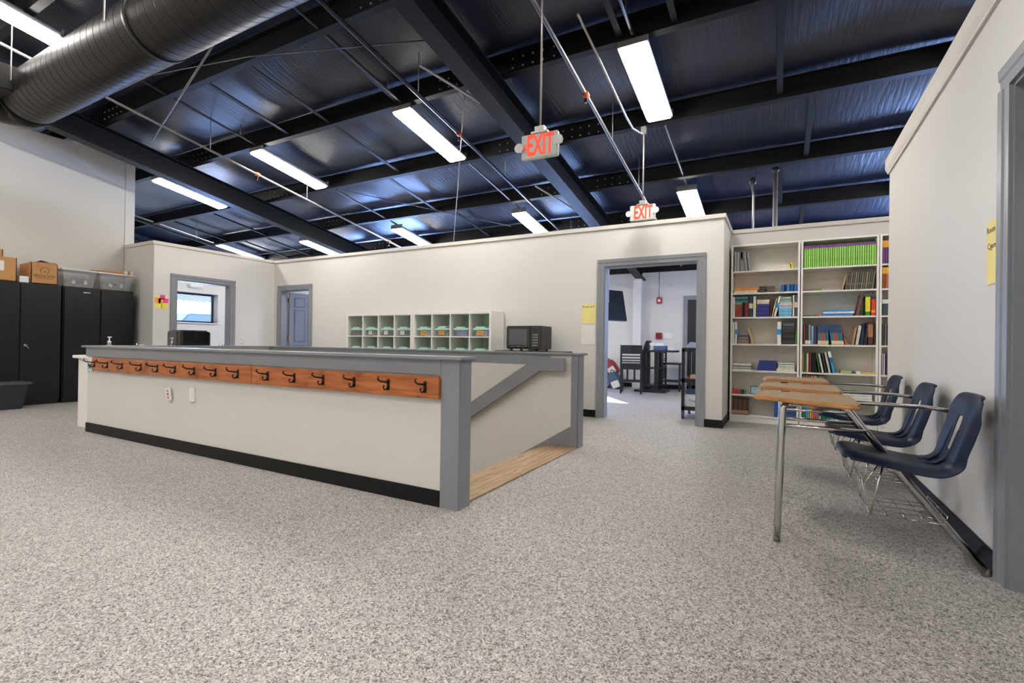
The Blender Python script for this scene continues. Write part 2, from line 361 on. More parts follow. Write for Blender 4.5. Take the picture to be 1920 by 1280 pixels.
# the open six-panel leaf of door 3, swung into the room beyond
def leaf(parent, x, y0, y1, zt):
    b = B().box(x-.018, x+.018, y0, y1, .01, zt); lf = b.build('door_leaf', GREY, parent)
    W = y1-y0
    for (a, c) in ((.14, .44), (.56, .86)):
        for (z0, z1) in ((.2, .88), (.98, 1.62), (1.7, 1.88)):
            B().box(x+.012, x+.026, y0+W*a, y0+W*c, z0, z1).build('door_panel', GREY, lf, bevel=.008)
            q = B(); A, C = y0+W*a-.014, y0+W*c+.014
            q.box(x+.018, x+.022, A, C, z0-.014, z0).box(x+.018, x+.022, A, C, z1, z1+.014).box(x+.018, x+.022, A, A+.014, z0, z1).box(x+.018, x+.022, C-.014, C, z0, z1)
            q.build('panel_moulding', mat('grey_paint_shade', '#6d7077', .5), lf)
    for z in (.25, 1.0, 1.78): B().box(x-.03, x+.022, y0-.014, y0-.002, z, z+.09).build('hinge', BRASS, lf)
    return lf
leaf(d3, -8.885, 6.65, 7.46, 1.985)
d4 = rootstruct('door_4', (XR, 2.4, 0)); casing_x(d4, 1.9, 2.815, 2.13, XR, d=-1); jamb_x(d4, 1.9, 2.815, 2.13, XR, XR+.13)
d5 = rootstruct('door_5', (-1.4, WY1, 0)); casing_y(d5, -1.85, -.95, 2.05, WY1); B().box(-1.85, -.95, WY1-.012, WY1, 0, 2.05).build('door_leaf', DKWOOD, d5); B().tube([(-1.78, WY1-.012, 1.0), (-1.78, WY1-.06, 1.0)], .025).build('door_handle', CHROME, d5)
d6 = rootstruct('door_6', (-5.2, WY1, 0)); B().box(-5.9, -5.82, WY1, WY1+.06, 0, 2.1).box(-4.78, -4.7, WY1, WY1+.06, 0, 2.1).box(-5.82, -4.78, WY1, WY1+.06, 2.02, 2.1).build('door_frame', GREY, d6)
# office window: deep reveal, frame, blind and the parked cars and trees beyond it
w1 = rootstruct('window_1', (-12.5, 6.5, 1.4))
B().box(-12.74, -12.70, 5.7, 7.3, 1.40, 1.44).box(-12.74, -12.70, 5.7, 7.3, 2.08, 2.12).box(-12.74, -12.70, 5.7, 5.74, 1.44, 2.08).box(-12.74, -12.70, 7.26, 7.3, 1.44, 2.08).build('window_frame', DKWOOD, w1)
B().box(-12.75, -12.46, 5.66, 7.36, 1.375, 1.40).build('window_sill', WHITEP, w1, bevel=.004)
for k in range(7): B().box(-12.69, -12.65, 5.75, 7.25, 2.07-.022*k, 2.083-.022*k).build('blind_slat', mat('blue_grey_blind', '#3a5f9c', .5), w1)
w2 = rootstruct('window_2', (3.6, WY1, 1.05)); B().box(2.3, 4.9, WY1+.02, WY1+.06, 1.05, 1.1).box(2.3, 4.9, WY1+.02, WY1+.06, 2.3, 2.35).box(3.57, 3.63, WY1+.02, WY1+.06, 1.1, 2.3).build('window_frame', GREY, w2)
tag(B().prism([(9.4, .12), (9.5, 1.2), (10.2, 1.3), (10.8, 2.0), (11.8, 2.02), (12.4, 1.4), (13.2, 1.25), (13.3, .12)], 0, -21.8, -20.4).build('parked_car', mat('car_blue_paint', '#6f87b0', .3, coat=.5), org=(-21, 11, .12), bevel=.05), 'blue-grey car parked outside the office window', 'car')
tag(B().box(-40, -15.7, -2, 30, .0, .12).build('parking_lot', mat('pale_concrete', '#aab0b8', .8), org=(-20, 8, 0)), 'pale concrete parking lot outside the office window', 'ground')

# ------------------------------------------------------------------ stair guard walls
ZC = .893
def guard(name, x0, x1, y0, y1, org): return rootstruct(name, org)
g1 = rootstruct('wall_stair_front', (-4, 2.402, 0))
B().box(-6.47, -1.69, 2.414, 2.53, 0, ZC).box(HX0, HX1, 2.414, 2.53, -2.4, 0).build('drywall', WALL, g1)
B().box(-6.54, -1.64, 2.375, 2.56, ZC, ZC+.022).build('cap', GREY, g1, bevel=.006)
B().box(-6.49, -1.80, 2.402, 2.414, .80, ZC).build('fascia_board', GREY, g1, bevel=.002)
B().box(-1.80, -1.665, 2.402, 2.414, 0, ZC).box(-1.69, -1.665, 2.414, 2.53, 0, ZC).build('end_post', GREY, g1, bevel=.002)
B().box(-6.47, -1.80, 2.400, 2.4135, 0, .098).build('baseboard_front', BLKB, g1, bevel=.003)
g2 = rootstruct('wall_stair_back', (-4, 4.445, 0))
B().box(-6.47, -1.72, 4.445, 4.585, 0, ZC).box(HX0, HX1, 4.445, 4.585, -2.4, 0).build('drywall', WALL, g2)
B().box(-6.54, -1.66, 4.415, 4.61, ZC, ZC+.022).build('cap', GREY, g2, bevel=.006)
B().box(-6.47, -2.0, 4.437, 4.445, .795, ZC).build('fascia_board', GREY, g2)
B().box(-1.768, -1.70, 4.433, 4.445, 0, ZC).box(-1.72, -1.695, 4.445, 4.585, 0, ZC).build('end_post', GREY, g2, bevel=.002)
# raking skirt board
sk = lambda x: .206+.61*(x+1.768)
B().prism([(-1.768, 0), (-1.768, .206), (-2.453, sk(-2.453)), (-5.2, sk(-5.2)), (-5.2, sk(-5.2)-.3), (-2.1, -.02)], 1, 4.435, 4.446).build('skirt_board', GREY, g2)
g3 = rootstruct('wall_stair_left', (-6.4, 3.5, 0))
B().box(-6.47, HX0, 2.53, 4.445, -2.4, ZC).build('drywall', WALL, g3); B().box(-6.54, -6.31, 2.56, 4.415, ZC, ZC+.022).build('cap', GREY, g3)
# handrail board on the back guard wall
hr = thing('handrail', 'grey painted handrail board sloping down the stairwell wall', 'handrail', (-1.83, 4.4, .8))
sl = .645
xb = -2.11
pts = [(-1.815, .865), (xb, .865), (-4.6, .865+sl*(-4.6-xb)), (-4.6, .865+sl*(-4.6-xb)-.155), (xb+.045, .735), (-1.815, .735)]
B().prism(pts, 1, 4.36, 4.40).build('rail_board', GREY, hr, bevel=.003)
for x in (-1.9, -2.9, -3.9):
    z = .80 if x > xb else .79+sl*(x-xb)
    B().box(x-.03, x+.03, 4.40, 4.4375, z-.03, z+.02).build('rail_bracket', GREY, hr)
# landing boards and treads
ld = rootstruct('trim_2', (-1.85, 3.4, 0)); B().box(-2.0, -1.705, 2.53, 4.445, -.03, .004).build('underlay', OAKF, ld)
for (x0, x1) in ((-2.03, -1.905), (-1.902, -1.80), (-1.797, -1.70)): B().box(x0, x1, 2.53, 4.44, .004, .010).build('plank', OAKF, ld)
st = rootstruct('stair_flight', (-3.5, 3.5, -1)); st['kind'] = 'structure'; st.name = 'floor_stairs'
for k in range(11):
    x1 = -2.0-.27*k; z = -.175*(k+1)
    if z < -2.1: break
    B().box(x1-.30, x1, 2.54, 4.433, z-.03, z).build('tread', OAKF, st); B().box(x1-.02, x1, 2.54, 4.433, z, z+.145).build('riser', WHITE, st)
struct(B().box(HX0, HX1, 2.4, 4.6, -2.5, -2.4).build('floor_lower', FLOORM, org=(-4, 3.5, -2.4)))

# coat-hook rail: two stained boards with fifteen hooks
cr_ = thing('coat_rail', 'stained pine coat rail with dark iron hooks on half wall', 'coat rack', (-4, 2.40, .73))
for (x0, x1) in ((-6.30, -3.622), (-3.618, -1.803)):
    B().box(x0, x1, 2.382, 2.402, .656, .792).build('board', CEDAR, cr_, bevel=.002)
HXS = [-6.234, -5.958, -5.654, -5.298, -5.004, -4.709, -4.408, -4.096, -3.792, -3.419, -3.113, -2.809, -2.509, -2.205, -1.907]
def hook(x):
    z = .725; y = 2.382
    p = B().box(x-.012, x+.012, y-.004, y, z-.035, z+.035).build('hook', IRON, cr_, bevel=.002)
    b = B(); b.tube([(x, y, z+.015), (x, y-.03, z+.018), (x, y-.075, z+.025), (x, y-.095, z+.04), (x, y-.09, z+.055)], [.006, .006, .005, .006, .008], 7)
    b.tube([(x, y, z-.008), (x, y-.018, z-.03), (x, y-.036, z-.03), (x, y-.044, z-.016), (x, y-.038, z-.004)], [.007, .006, .005, .005, .007], 7)
    b.build('prong', IRON, p); return p
h0 = hook(HXS[0])
for x in HXS[1:]:
    c = h0.copy(); COL.objects.link(c); c.location = h0.location+Vector((x-HXS[0], 0, 0))
    for ch in list(h0.children): q = ch.copy(); COL.objects.link(q); q.parent = c
# outlets on the half wall
o1 = thing('data_outlet', 'white data outlet plate with coloured sockets hanging tilted', 'outlet', (-4.83, 2.40, .50), rot=(R(4), R(-6), R(5)))
B().box(-.037, .037, -.014, -.006, -.06, .06).build('plate', WHITEP, o1, local=True, bevel=.002)
for z, m in ((.03, mat('grey_socket', '#8b8f92')), (0, RED), (-.03, ORANGE)): B().box(-.008, .008, -.017, -.013, z-.007, z+.007).build('socket', m, o1, local=True)
o2 = thing('blank_plate', 'white blank wall plate right of the tilted data outlet', 'outlet', (-4.48, 2.414, .515))
B().box(-4.517, -4.443, 2.402, 2.414, .455, .575).build('plate', WHITEP, o2, bevel=.002); B().box(-4.49, -4.47, 2.399, 2.403, .49, .54).build('insert', WHITEP, o2)

# green sign with a butterfly-like bow at the left end of the rail
sg = thing('small_notice', 'small white and mint notice with black bow behind first hook', 'notice', (-6.40, 2.40, .72))
B().box(-6.46, -6.33, 2.405, 2.411, .64, .79, 0).build('sheet', PAPER, sg); B().box(-6.455, -6.335, 2.403, 2.4055, .645, .70).build('mint_band', mat('mint', '#a9d2c3', .7), sg)
b = B()
for s_ in (-1, 1): b.tube([(-6.395, 2.402, .705), (-6.395+s_*.04, 2.402, .725), (-6.395+s_*.04, 2.402, .695), (-6.395, 2.402, .705), (-6.395+s_*.02, 2.402, .67)], .005, 5)
b.build('bow', BLACKP, sg)

# ------------------------------------------------------------------ washstand counter at the left end of the stairwell
ct = thing('sink_counter', 'white sink counter against the left end of the stair guard', 'counter', (-6.72, 3.4, 0))
B().box(-6.93, -6.56, 2.50, 4.75, 0, .765).build('body', WHITE, ct); B().box(-6.98, -6.545, 2.46, 4.80, .765, .80).build('worktop', WHITE, ct, bevel=.006)
for k in range(4): B().box(-6.947, -6.93, 2.52+k*.56, 3.06+k*.56, .08, .74).build('door', WHITE, ct, bevel=.003)
def soap(x, y, s_, lab):
    t = thing('soap_dispenser', lab, 'bottle', (x, y, .80))
    b = B().lathe((x, y, .80), [(.03*s_, 0), (.045*s_, .015), (.048*s_, .07), (.04*s_, .105), (.018*s_, .125), (.014*s_, .14)], 16); b.build('bottle', CLEAR, t)
    B().lathe((x, y, .803), [(.028*s_, 0), (.042*s_, .012), (.045*s_, .05), (.03*s_, .052)], 16).build('liquid', mat('pink_soap', '#e2cfd8', .3), t)
    b = B().lathe((x, y, .94), [(.018*s_, 0), (.018*s_, .02), (.006*s_, .022), (.006*s_, .06)], 10); b.box(x-.015, x+.03, y-.012, y+.012, 1.0, 1.012); b.box(x-.035, x-.012, y-.006, y+.006, 1.0, 1.01); b.build('pump', WHITEP, t)
soap(-6.72, 2.70, 1.0, 'clear pump soap bottle in front of the black cabinets')
soap(-6.72, 3.36, .8, 'soap bottle half hidden beside the black dispenser'); soap(-6.72, 4.27, .85, 'clear pump soap bottle right of the office doorway')
def faucet(y, lab):
    t = thing('faucet', lab, 'tap', (-6.7, y, .80))
    B().lathe((-6.7, y, .80), [(.025, 0), (.025, .01), (.016, .02), (.016, .09), (.02, .1), (.012, .115)], 12).build('body', CHROME, t)
    B().tube([(-6.7, y, .875), (-6.76, y, .895), (-6.81, y, .885), (-6.82, y, .87)], .009).build('spout', CHROME, t)
    B().tube([(-6.7, y, .912), (-6.66, y-.035, .93)], .006).build('lever', CHROME, t)
    B().tube([(-6.7, y, .912), (-6.68, y+.05, .922)], .006).build('lever', CHROME, t)
faucet(2.98, 'chrome tap in front of the grey corner wall'); faucet(3.95, 'chrome tap seen before the office doorway')
dp = thing('towel_dispenser', 'glossy black rounded dispenser on the sink counter', 'dispenser', (-6.72, 3.58, .80))
GBLK = mat('gloss_black', '#06070b', .12, spec=.7, coat=.5, var=.05)
B().prism([(-6.86, 3.38), (-6.84, 3.36), (-6.62, 3.36), (-6.58, 3.40), (-6.57, 3.55), (-6.58, 3.74), (-6.62, 3.78), (-6.84, 3.78), (-6.86, 3.76)], 2, .835, 1.095).build('body', GBLK, dp, bevel=.012)
B().box(-6.83, -6.62, 3.40, 3.74, 1.09, 1.11).build('lid', GBLK, dp, bevel=.008)
for y in (3.42, 3.7): B().box(-6.8, -6.65, y-.03, y+.03, .80, .84).build('foot', BLACKP, dp)

# ------------------------------------------------------------------ roof steel
def rafter(x, lab, name='roof_rafter', y0=-4.9, y1=11.6):
    t = thing(name, lab, 'beam', (x, 4, zr(4.5, 4)))
    def slab(c0, c1, xa, xb_, nm):
        B().prism([(y0, zr(c0, y0)), (y1, zr(c0, y1)), (y1, zr(c1, y1)), (y0, zr(c1, y0))], 0, xa, xb_).build(nm, STEEL, t)
    slab(4.455, 4.475, x-.1, x+.1, 'bottom_flange'); slab(4.475, 4.78, x-.006, x+.006, 'web'); slab(4.78, 4.795, x-.1, x+.1, 'top_flange')
    for y in (-4.6, 11.3): B().box(x-.09, x+.09, y-.006, y+.006, zr(4.47, y), zr(4.785, y)).build('stiffener', STEEL, t)
    return t
rafter(-2.88, 'black steel rafter running above the left exit sign'); rafter(-9.13, 'black steel rafter above the tall left wall'); rafter(3.4, 'black steel rafter beyond the right wall'); rafter(-15.3, 'black steel rafter at the far left gable')
ordn = ['eleventh', 'tenth', 'ninth', 'eighth', 'seventh', 'sixth', 'fifth', 'fourth', 'third', 'second', 'first']
BOLT = mat('bolt_zinc', '#b5b2ad', .4, metal=.6)
for i, y in enumerate(PURL):
    z = zr(4.8, y)
    t = thing('roof_purlin', 'black steel roof purlin, %s counted from the far eave' % ordn[i], 'beam', (-5, y, z))
    B().box(WX0, WX1, y-.003, y+.003, z, z+.2).build('web', STEEL, t)
    B().prism([(y-.003, z), (y-.003, z+.004), (y+.07, z-.008), (y+.07, z-.013)], 0, WX0, WX1).box(WX0, WX1, y+.067, y+.07, z-.012, z+.012).build('bottom_flange', STEEL, t)
    B().box(WX0, WX1, y-.065, y, z+.196, z+.2).build('top_flange', STEEL, t)
    if 0 < y < 11:
        b = B()
        for xr in (-2.88, -9.13):
            for dx in (-.75, -.62, -.5, -.38, -.25, .25, .38, .5, .62, .75):
                for dz in (.04, .14): b.box(xr+dx-.007, xr+dx+.007, y-.016, y-.003, z+dz-.007, z+dz+.007)
        b.build('bolts', BOLT, t)['kind'] = 'stuff'
# bridging straps between purlins
K = 0
for (x, i) in ((-5.55, 5), (-4.3, 5), (-5.55, 6), (-5.88, 7), (-5.56, 8), (-.03, 6), (-1.42, 5), (.28, 7), (-.02, 8), (.3, 9), (-6.4, 5), (-11.1, 7), (-11.3, 8), (-12.7, 7), (-12.2, 8), (-5.9, 9), (1.5, 8), (-.9, 5)):
    y0, y1 = PURL[i], PURL[i+1]
    b = B().prism([(y0, zr(4.83, y0)), (y1, zr(4.83, y1)), (y1, zr(4.836, y1)), (y0, zr(4.836, y0))], 0, x-.03, x+.03)
    b.prism([(y0, zr(4.83, y0)), (y1, zr(4.83, y1)), (y1, zr(4.88, y1)), (y0, zr(4.88, y0))], 0, x-.03, x-.026)
    K += 1
    tag(b.build('bridging_strut', STEEL, org=(x, y0, zr(4.83, y0))), 'black angle between %s and %s purlins from the eave, %s' % (ordn[i], ordn[i+1], {-5.55: 'mid bay', -4.3: 'near the central rafter', -5.88: 'mid bay', -5.56: 'mid bay', -.03: 'above the right lamps', -1.42: 'right of the exit sign', .28: 'above the bookcases', -.02: 'above the alcove', .3: 'over the alcove', -6.4: 'under the duct', -11.1: 'in the left bay', -11.3: 'in the left bay', -12.7: 'at the far left', -12.2: 'at the far left', -5.9: 'mid bay', 1.5: 'at the right wall', -.9: 'left of the right lamp'}[x]), 'beam', 'bridging angles between purlins')
# flange braces and brace rods
def rod(name, a, c, r, m, lab, cat='rod', n=6):
    return tag(B().tube([a, c], r, n).build(name, m, org=a), lab, cat)
WBR = mat('white_primer_brace', '#cfcdd0', .4)
for (y, lab) in ((4.66, 'pale angle brace from the central rafter, nearer one'), (7.6, 'pale angle brace from the central rafter, farther one')):
    b = B().tube([(-2.98, y, zr(4.47, y)+.01), (-3.55, y-.4, zr(4.83, y-.4)-.04)], .016, 4); tag(b.build('flange_brace', WBR, org=(-2.98, y, zr(4.47, y))), lab, 'brace')
rod('brace_rod', (-5.15, 2.93, 4.06), (-8.4, 3.88, 4.02), .012, mat('dull_rod', '#7d7a77', .4, metal=.4), 'pale steel brace rod slanting down left from the duct')
rod('brace_cable', (-6.6, 3.05, 4.15), (-5.2, 3.35, 4.15), .005, MC['dull_rod'], 'thin pale cable below the duct, left piece')
rod('brace_cable', (-5.2, 3.35, 4.15), (-3.2, 3.9, 4.06), .006, PIPEB, 'thin dark cable below the duct, reaching the central rafter')
rod('hanging_wire', (-4.62, 6.44, 2.63), (-3.25, 4.72, 3.98), .006, PIPEW, 'thin pale wire slanting from roof to back wall ledge', 'wire')
rod('brace_cable', (-6.7, 6.0, 3.62), (-4.6, 8.3, 3.27), .006, PIPEB, 'thin cable sagging between the two middle purlins')
# conduits above the lamp rows, sprinkler pipes
def run(name, x, c, y0, y1, r, m, lab, cat='pipe'):
    t = thing(name, lab, cat, (x, y0, zr(c, y0))); B().tube([(x, y0, zr(c, y0)), (x, y1, zr(c, y1))], r, 8).build('pipe', m, t)
    return t
def clip(t, x, c, y, r=.05, m=ORANGE):
    z = zr(c, y); B().tube([(x, y-.03, z+.005), (x, y+.03, z-.005)], r, 8).build('coupling', m, t); B().box(x-.012, x+.012, y-.008, y+.008, z-.09, z-.04).build('sprinkler_head', CHROME, t)
def hanger(t, x, c, y):
    z = zr(c, y); B().tube([(x, y, z-.02), (x, y, zr(4.98, y))], .005, 5).build('hanger', PIPEW, t)
for x, w_ in ((-1.3, 'right'), (-4.25, 'second from right'), (-7.2, 'middle'), (-10.15, 'left'), (-13.3, 'far left')):
    t = run('lamp_conduit', x, 4.83, -4, 11, .018, PIPEB, 'dark channel carrying the %s row of ceiling lamps' % w_)
    for y in (1.3, 3.2, 4.5, 6.4, 7.8): B().tube([(x, y, zr(4.83, y)), (x, y, zr(5.0, y))], .006, 5).build('hanger', PIPEW, t)
p1 = run('sprinkler_pipe', -3.6, 4.5, -2, 10.8, .022, PIPEB, 'dark sprinkler pipe left of the central rafter'); [clip(p1, -3.6, 4.5, y, .032) for y in (5.1, 8.35)]; [hanger(p1, -3.6, 4.5, y) for y in (4.3, 6.3, 8.9)]
p2 = run('sprinkler_pipe', -1.85, 4.5, -2, 10.8, .021, mat('grey_pipe', '#77726e', .35, metal=.5), 'grey sprinkler pipe passing above the two exit signs'); [clip(p2, -1.85, 4.5, y, .036) for y in (4.95, 8.1)]; [hanger(p2, -1.85, 4.5, y) for y in (5.9, 7.2)]
p3 = run('sprinkler_pipe', -7.45, 4.5, 1.8, 10.8, .018, mat('light_grey_pipe', '#96928e', .35, metal=.5), 'pale sprinkler pipe running under the left roof bay'); [clip(p3, -7.45, 4.5, y, .032) for y in (4.95, 8.0)]; [hanger(p3, -7.45, 4.5, y) for y in (4.2, 5.9)]
p4 = run('sprinkler_pipe', -12.4, 4.5, 3.4, 10.8, .026, PIPEB, 'dark sprinkler pipe in the far left roof bay'); [hanger(p4, -12.4, 4.5, y) for y in (5.4, 6.7)]

# spiral duct along X
DY, DZ, DR = 2.30, 3.78, .278
dt = thing('spiral_duct', 'large black spiral ventilation duct crossing the roof', 'duct', (-3, DY, DZ))
b = B(); xs = [(-7.75, DR)]; x = -7.7
while x < 3.2:
    xs += [(x-.004, DR), (x, DR), (x+.003, DR-.004), (x+.007, DR-.004), (x+.010, DR), (x+.014, DR)]; x += .125
n = 40; V = []; F_ = []
for (x, r_) in xs:
    for k in range(n):
        a = 2*math.pi*k/n; V.append((x, DY+r_*math.cos(a), DZ+r_*math.sin(a)))
for i in range(len(xs)-1):
    for k in range(n): F_.append((i*n+k, i*n+(k+1) % n, (i+1)*n+(k+1) % n, (i+1)*n+k))
b.add(V, F_, 0, True); b.build('duct_body', DUCTM, dt)
for x in (-4.9, -1.9):
    b = B(); b.tube([(x-.03, DY, DZ), (x+.03, DY, DZ)], DR+.008, 40); b.build('joint_band', DUCTM, dt)
b = B(); b.tube([(-7.72, DY, DZ), (-7.9, DY, DZ), (-8.0, DY-.1, DZ), (-8.05, DY-.35, DZ)], [DR+.012, DR+.012, DR, DR], 32); b.build('elbow', DUCTM, dt)
B().box(-7.75, -7.35, DY-.55, DY-.22, DZ-.12, DZ+.16).build('branch_box', STEEL, dt, bevel=.01)
for x in (-7.3, -5.2, -3.3):
    for dy in (-.29, .29): B().box(x-.012, x+.012, DY+dy-.002, DY+dy+.002, DZ-.02, zr(4.8, DY)+.05).build('hanger_strap', PIPEW, dt)

# ------------------------------------------------------------------ ceiling lamps
LENS = emis('lamp_lens', '#fff9f2', LAMP)
def lamp(x, y, c=4.76, lab='', rz=0, L_=1.27):
    t = thing('ceiling_lamp', lab, 'lamp', (x, y, zr(c, y)), rot=(-math.atan(S), 0, 0) if not rz else (0, 0, rz), group='fluorescent ceiling lamps')
    h = L_/2
    B().prism([(-.06, .07), (.06, .07), (.15, .0), (.15, -.025), (.142, -.025), (-.142, -.025), (-.15, -.025), (-.15, .0)], 1, -h, h).build('housing', WHITEP, t, local=True)
    B().prism([(-.14, -.025), (-.125, -.055), (.125, -.055), (.14, -.025)], 1, -h+.01, h-.01).build('lens', LENS, t, local=True)
    for s_ in (-1, 1): B().box(-.15, .15, s_*h-.012, s_*h+.012, -.03, .06).build('end_cap', PIPEW, t, local=True)
    return t
cols = {-1.3: 'right row', -4.25: 'row left of the central rafter', -7.2: 'third row from the right', -10.15: 'row beyond the left rafter', -13.3: 'row at the far left'}
for x, cn in cols.items():
    for y, rn in ((-3.6, 'behind the viewer, rear'), (-1.2, 'behind the viewer'), (1.72, 'nearest in front'), (5.38, 'middle one over the hall'), (8.58, 'far one over the back rooms')):
        if x == -13.3 and y > 8: lamp(x, 8.38, c=4.86, lab='white fluorescent ceiling lamp just above the office partition ledge'); continue
        if x == -13.3 or (x == -10.15 and y < 5): continue
        lamp(x, y, lab='white fluorescent ceiling lamp, %s, %s' % (cn, rn))
for y, rn in ((1.72, 'nearer'), (5.38, 'middle'), (8.58, 'farther')): lamp(1.65, y, lab='unseen fluorescent ceiling lamp added beyond the right wall to brighten the bookcases, %s one' % rn)  # hidden lamps, added only to brighten the alcove bookcases
lamp(-9.4, 1.2, c=5.0, lab='ceiling lamp turned crosswise behind the duct, top left corner', rz=R(90), L_=1.0)

# ------------------------------------------------------------------ exit signs
SIGN = mat('sign_plastic', '#cfd6d1', .4, var=.02)
EXR = emis('exit_red', '#e8432c', 1.0)
def exit_sign(x, y, z, top, lab, arrow, rz):
    t = thing('exit_sign', lab, 'sign', (x, y, z), rz=rz)
    B().box(-.155, .155, -.022, .022, -.10, .095).build('sign_body', SIGN, t, local=True, bevel=.006)
    for i, dx in enumerate((-.165, .17)):
        b = B(); b.tube([(dx, .0, -.01+i*.02), (dx, -.05, -.012+i*.02)], [.02, .038], 14); b.build('lamp_head', WHITEP, t, local=True)
    B().box(-.07, .07, -.03, .03, .095, .11).box(-.04, .04, -.025, .025, .11, .15).build('canopy', PIPEW, t, local=True)
    B().tube([(0, 0, .15), (0, 0, top-z)], .009, 8).build('pendant_rod', PIPEW, t, local=True)
    o = text('lettering', 'EXIT', .225, EXR, t, t.location+Vector((.008, -.0235, -.005)), FACE_Y, sx=.5, fat=.006)
    if arrow: B().prism([(-.14, -.005), (-.115, .02), (-.108, .012), (-.122, -.005), (-.108, -.022), (-.115, -.03)], 1, -.025, -.0225).build('arrow', EXR, t, local=True)
    B().box(-.1, -.094, -.024, -.022, -.106, -.1).build('test_lamp', EXR, t, local=True)
exit_sign(-1.69, 3.51, 2.575, 4.4, 'hanging EXIT sign with left arrow, nearer and larger one', True, R(3))
exit_sign(-1.53, 6.17, 2.665, 3.72, 'hanging EXIT sign above the wide doorway', False, R(2))
cd = thing('exit_conduit', 'pale bent conduit reaching the rod of the far exit sign', 'pipe', (-1.53, 6.1, 3.7))
B().tube([(-1.62, 4.1, zr(4.64, 4.1)), (-1.62, 5.7, zr(4.64, 5.7)), (-1.61, 5.95, 3.655), (-1.57, 6.12, 3.66), (-1.53, 6.17, 3.66)], .012, 8).build('pipe', PIPEW, cd); B().box(-1.56, -1.50, 6.14, 6.2, 3.66, 3.74).build('junction_box', PIPEW, cd)
# exhaust pipe stubs above the alcove
t = thing('vent_pipe', 'pale pipe stub rising above the bookcase wall, thicker one', 'pipe', (.0, 7.55, 2.6)); B().tube([(-.08, 7.9, 0), (-.08, 7.9, 3.55)], .03).build('pipe', PIPEW, t); B().lathe((-.08, 7.9, 3.5), [(.045, 0), (.05, .05), (.03, .06)], 12).build('flashing', PIPEB, t)
t = thing('vent_pipe', 'thin white pipe rising above the bookcase wall', 'pipe', (-.4, 7.9, 2.6)); B().tube([(-.36, 7.9, 0), (-.36, 7.9, 3.2), (-.39, 7.9, 3.4)], .013).build('pipe', PIPEW, t); B().lathe((-.37, 7.9, 3.36), [(.04, 0), (.05, .06), (.02, .1)], 10).build('flashing', PIPEB, t)

# ------------------------------------------------------------------ black storage cabinets and what stands on them
def cabinet(y0, lab, lab_plate, knob):
    x1 = -9.54; t = thing('storage_cabinet', lab, 'cabinet', (-9.78, y0+.46, 0)); W = .925
    B().box(-10.02, x1-.02, y0, y0+W, .05, 1.778).box(-10.0, x1-.04, y0+.01, y0+W-.01, 0, .05).build('body', BLACKM, t, bevel=.004)
    for k in (0, 1):
        a = y0+.012+k*(W/2-.003); c = a+W/2-.021
        d = B().box(x1-.02, x1, a, c, .07, 1.755).build('door', BLACKM, t, bevel=.004)
        if knob and k == 1:
            q = B().lathe((0, 0, 0), [(.022, 0), (.03, .006), (.018, .012), (.016, .03)], 12); M_ = Matrix.Translation((x1, a+.055, .87)) @ Matrix.Rotation(R(90), 4, 'Y'); q.v = [M_ @ v for v in q.v]; q.build('handle', CHROME, d)
            B().tube([(x1+.028, a+.055, .87), (x1+.035, a+.085, .82)], .006).build('key', CHROME, d)
    if lab_plate: B().box(x1, x1+.003, y0+.24, y0+.33, 1.69, 1.705).build('name_plate', CHROME, t)
    return t
cabinet(2.30, 'black metal storage cabinet with chrome handle, left one', False, True)
cabinet(3.245, 'black metal storage cabinet beside the corner wall', True, False)
ZK = 1.780
def carton(y0, y1, x0, x1, z, h, lab, flaps=False):
    t = thing('cardboard_box', lab, 'box', ((x0+x1)/2, (y0+y1)/2, z))
    b = B().box(x0, x1, y0, y1, z, z+.01); e = .008
    for q in ((x0, x0+e, y0, y1), (x1-e, x1, y0, y1), (x0, x1, y0, y0+e), (x0, x1, y1-e, y1)): b.box(*q, z, z+h)
    b.build('carton', CARD, t)
    if flaps:
        b = B().add([(x1, y0, z+h), (x1, y1, z+h), (x1-.09, y1+.01, z+h+.035), (x1-.09, y0-.01, z+h+.02)], [(0, 1, 2, 3)]); b.add([(x0, y0, z+h), (x1-.02, y0, z+h), (x1-.1, y0+.13, z+h+.03), (x0, y0+.14, z+h+.02)], [(0, 1, 2, 3)])
        b.add([(x0, y1, z+h), (x1-.02, y1, z+h), (x1-.1, y1-.16, z+h+.055), (x0, y1-.14, z+h+.05)], [(0, 1, 2, 3)])
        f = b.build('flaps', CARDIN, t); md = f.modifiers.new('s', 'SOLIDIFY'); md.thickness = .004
    else: B().box(x0-.002, x1+.002, y0-.002, y1+.002, z+h, z+h+.005).box(x0, x1+.004, (y0+y1)/2-.025, (y0+y1)/2+.025, z+h+.0045, z+h+.006).build('lid', CARD, t)
    return t
c1 = carton(2.31, 2.73, -9.93, -9.57, ZK, .33, 'closed cardboard box with white shipping label')
B().box(-9.57, -9.568, 2.42, 2.60, ZK+.14, ZK+.28).build('shipping_label', PAPER, c1)
c1b = carton(2.28, 2.60, -9.86, -9.62, ZK+.336, .10, 'flat cardboard box on top of the labelled box')
c2 = carton(2.88, 3.18, -9.98, -9.56, ZK, .30, 'open cardboard box with dark printed lettering', True)
PRN = mat('box_print', '#54422c', .8)
b = B(); cy, cz = 3.03, ZK+.195
for k in range(14):
    a0 = R(-60+k*21); a1 = R(-60+(k+1)*21)
    b.add([(-9.559, cy+.045*math.cos(a0), cz+.045*math.sin(a0)), (-9.559, cy+.045*math.cos(a1), cz+.045*math.sin(a1)), (-9.559, cy+.052*math.cos(a1), cz+.052*math.sin(a1)), (-9.559, cy+.052*math.cos(a0), cz+.052*math.sin(a0))], [(0, 1, 2, 3)])
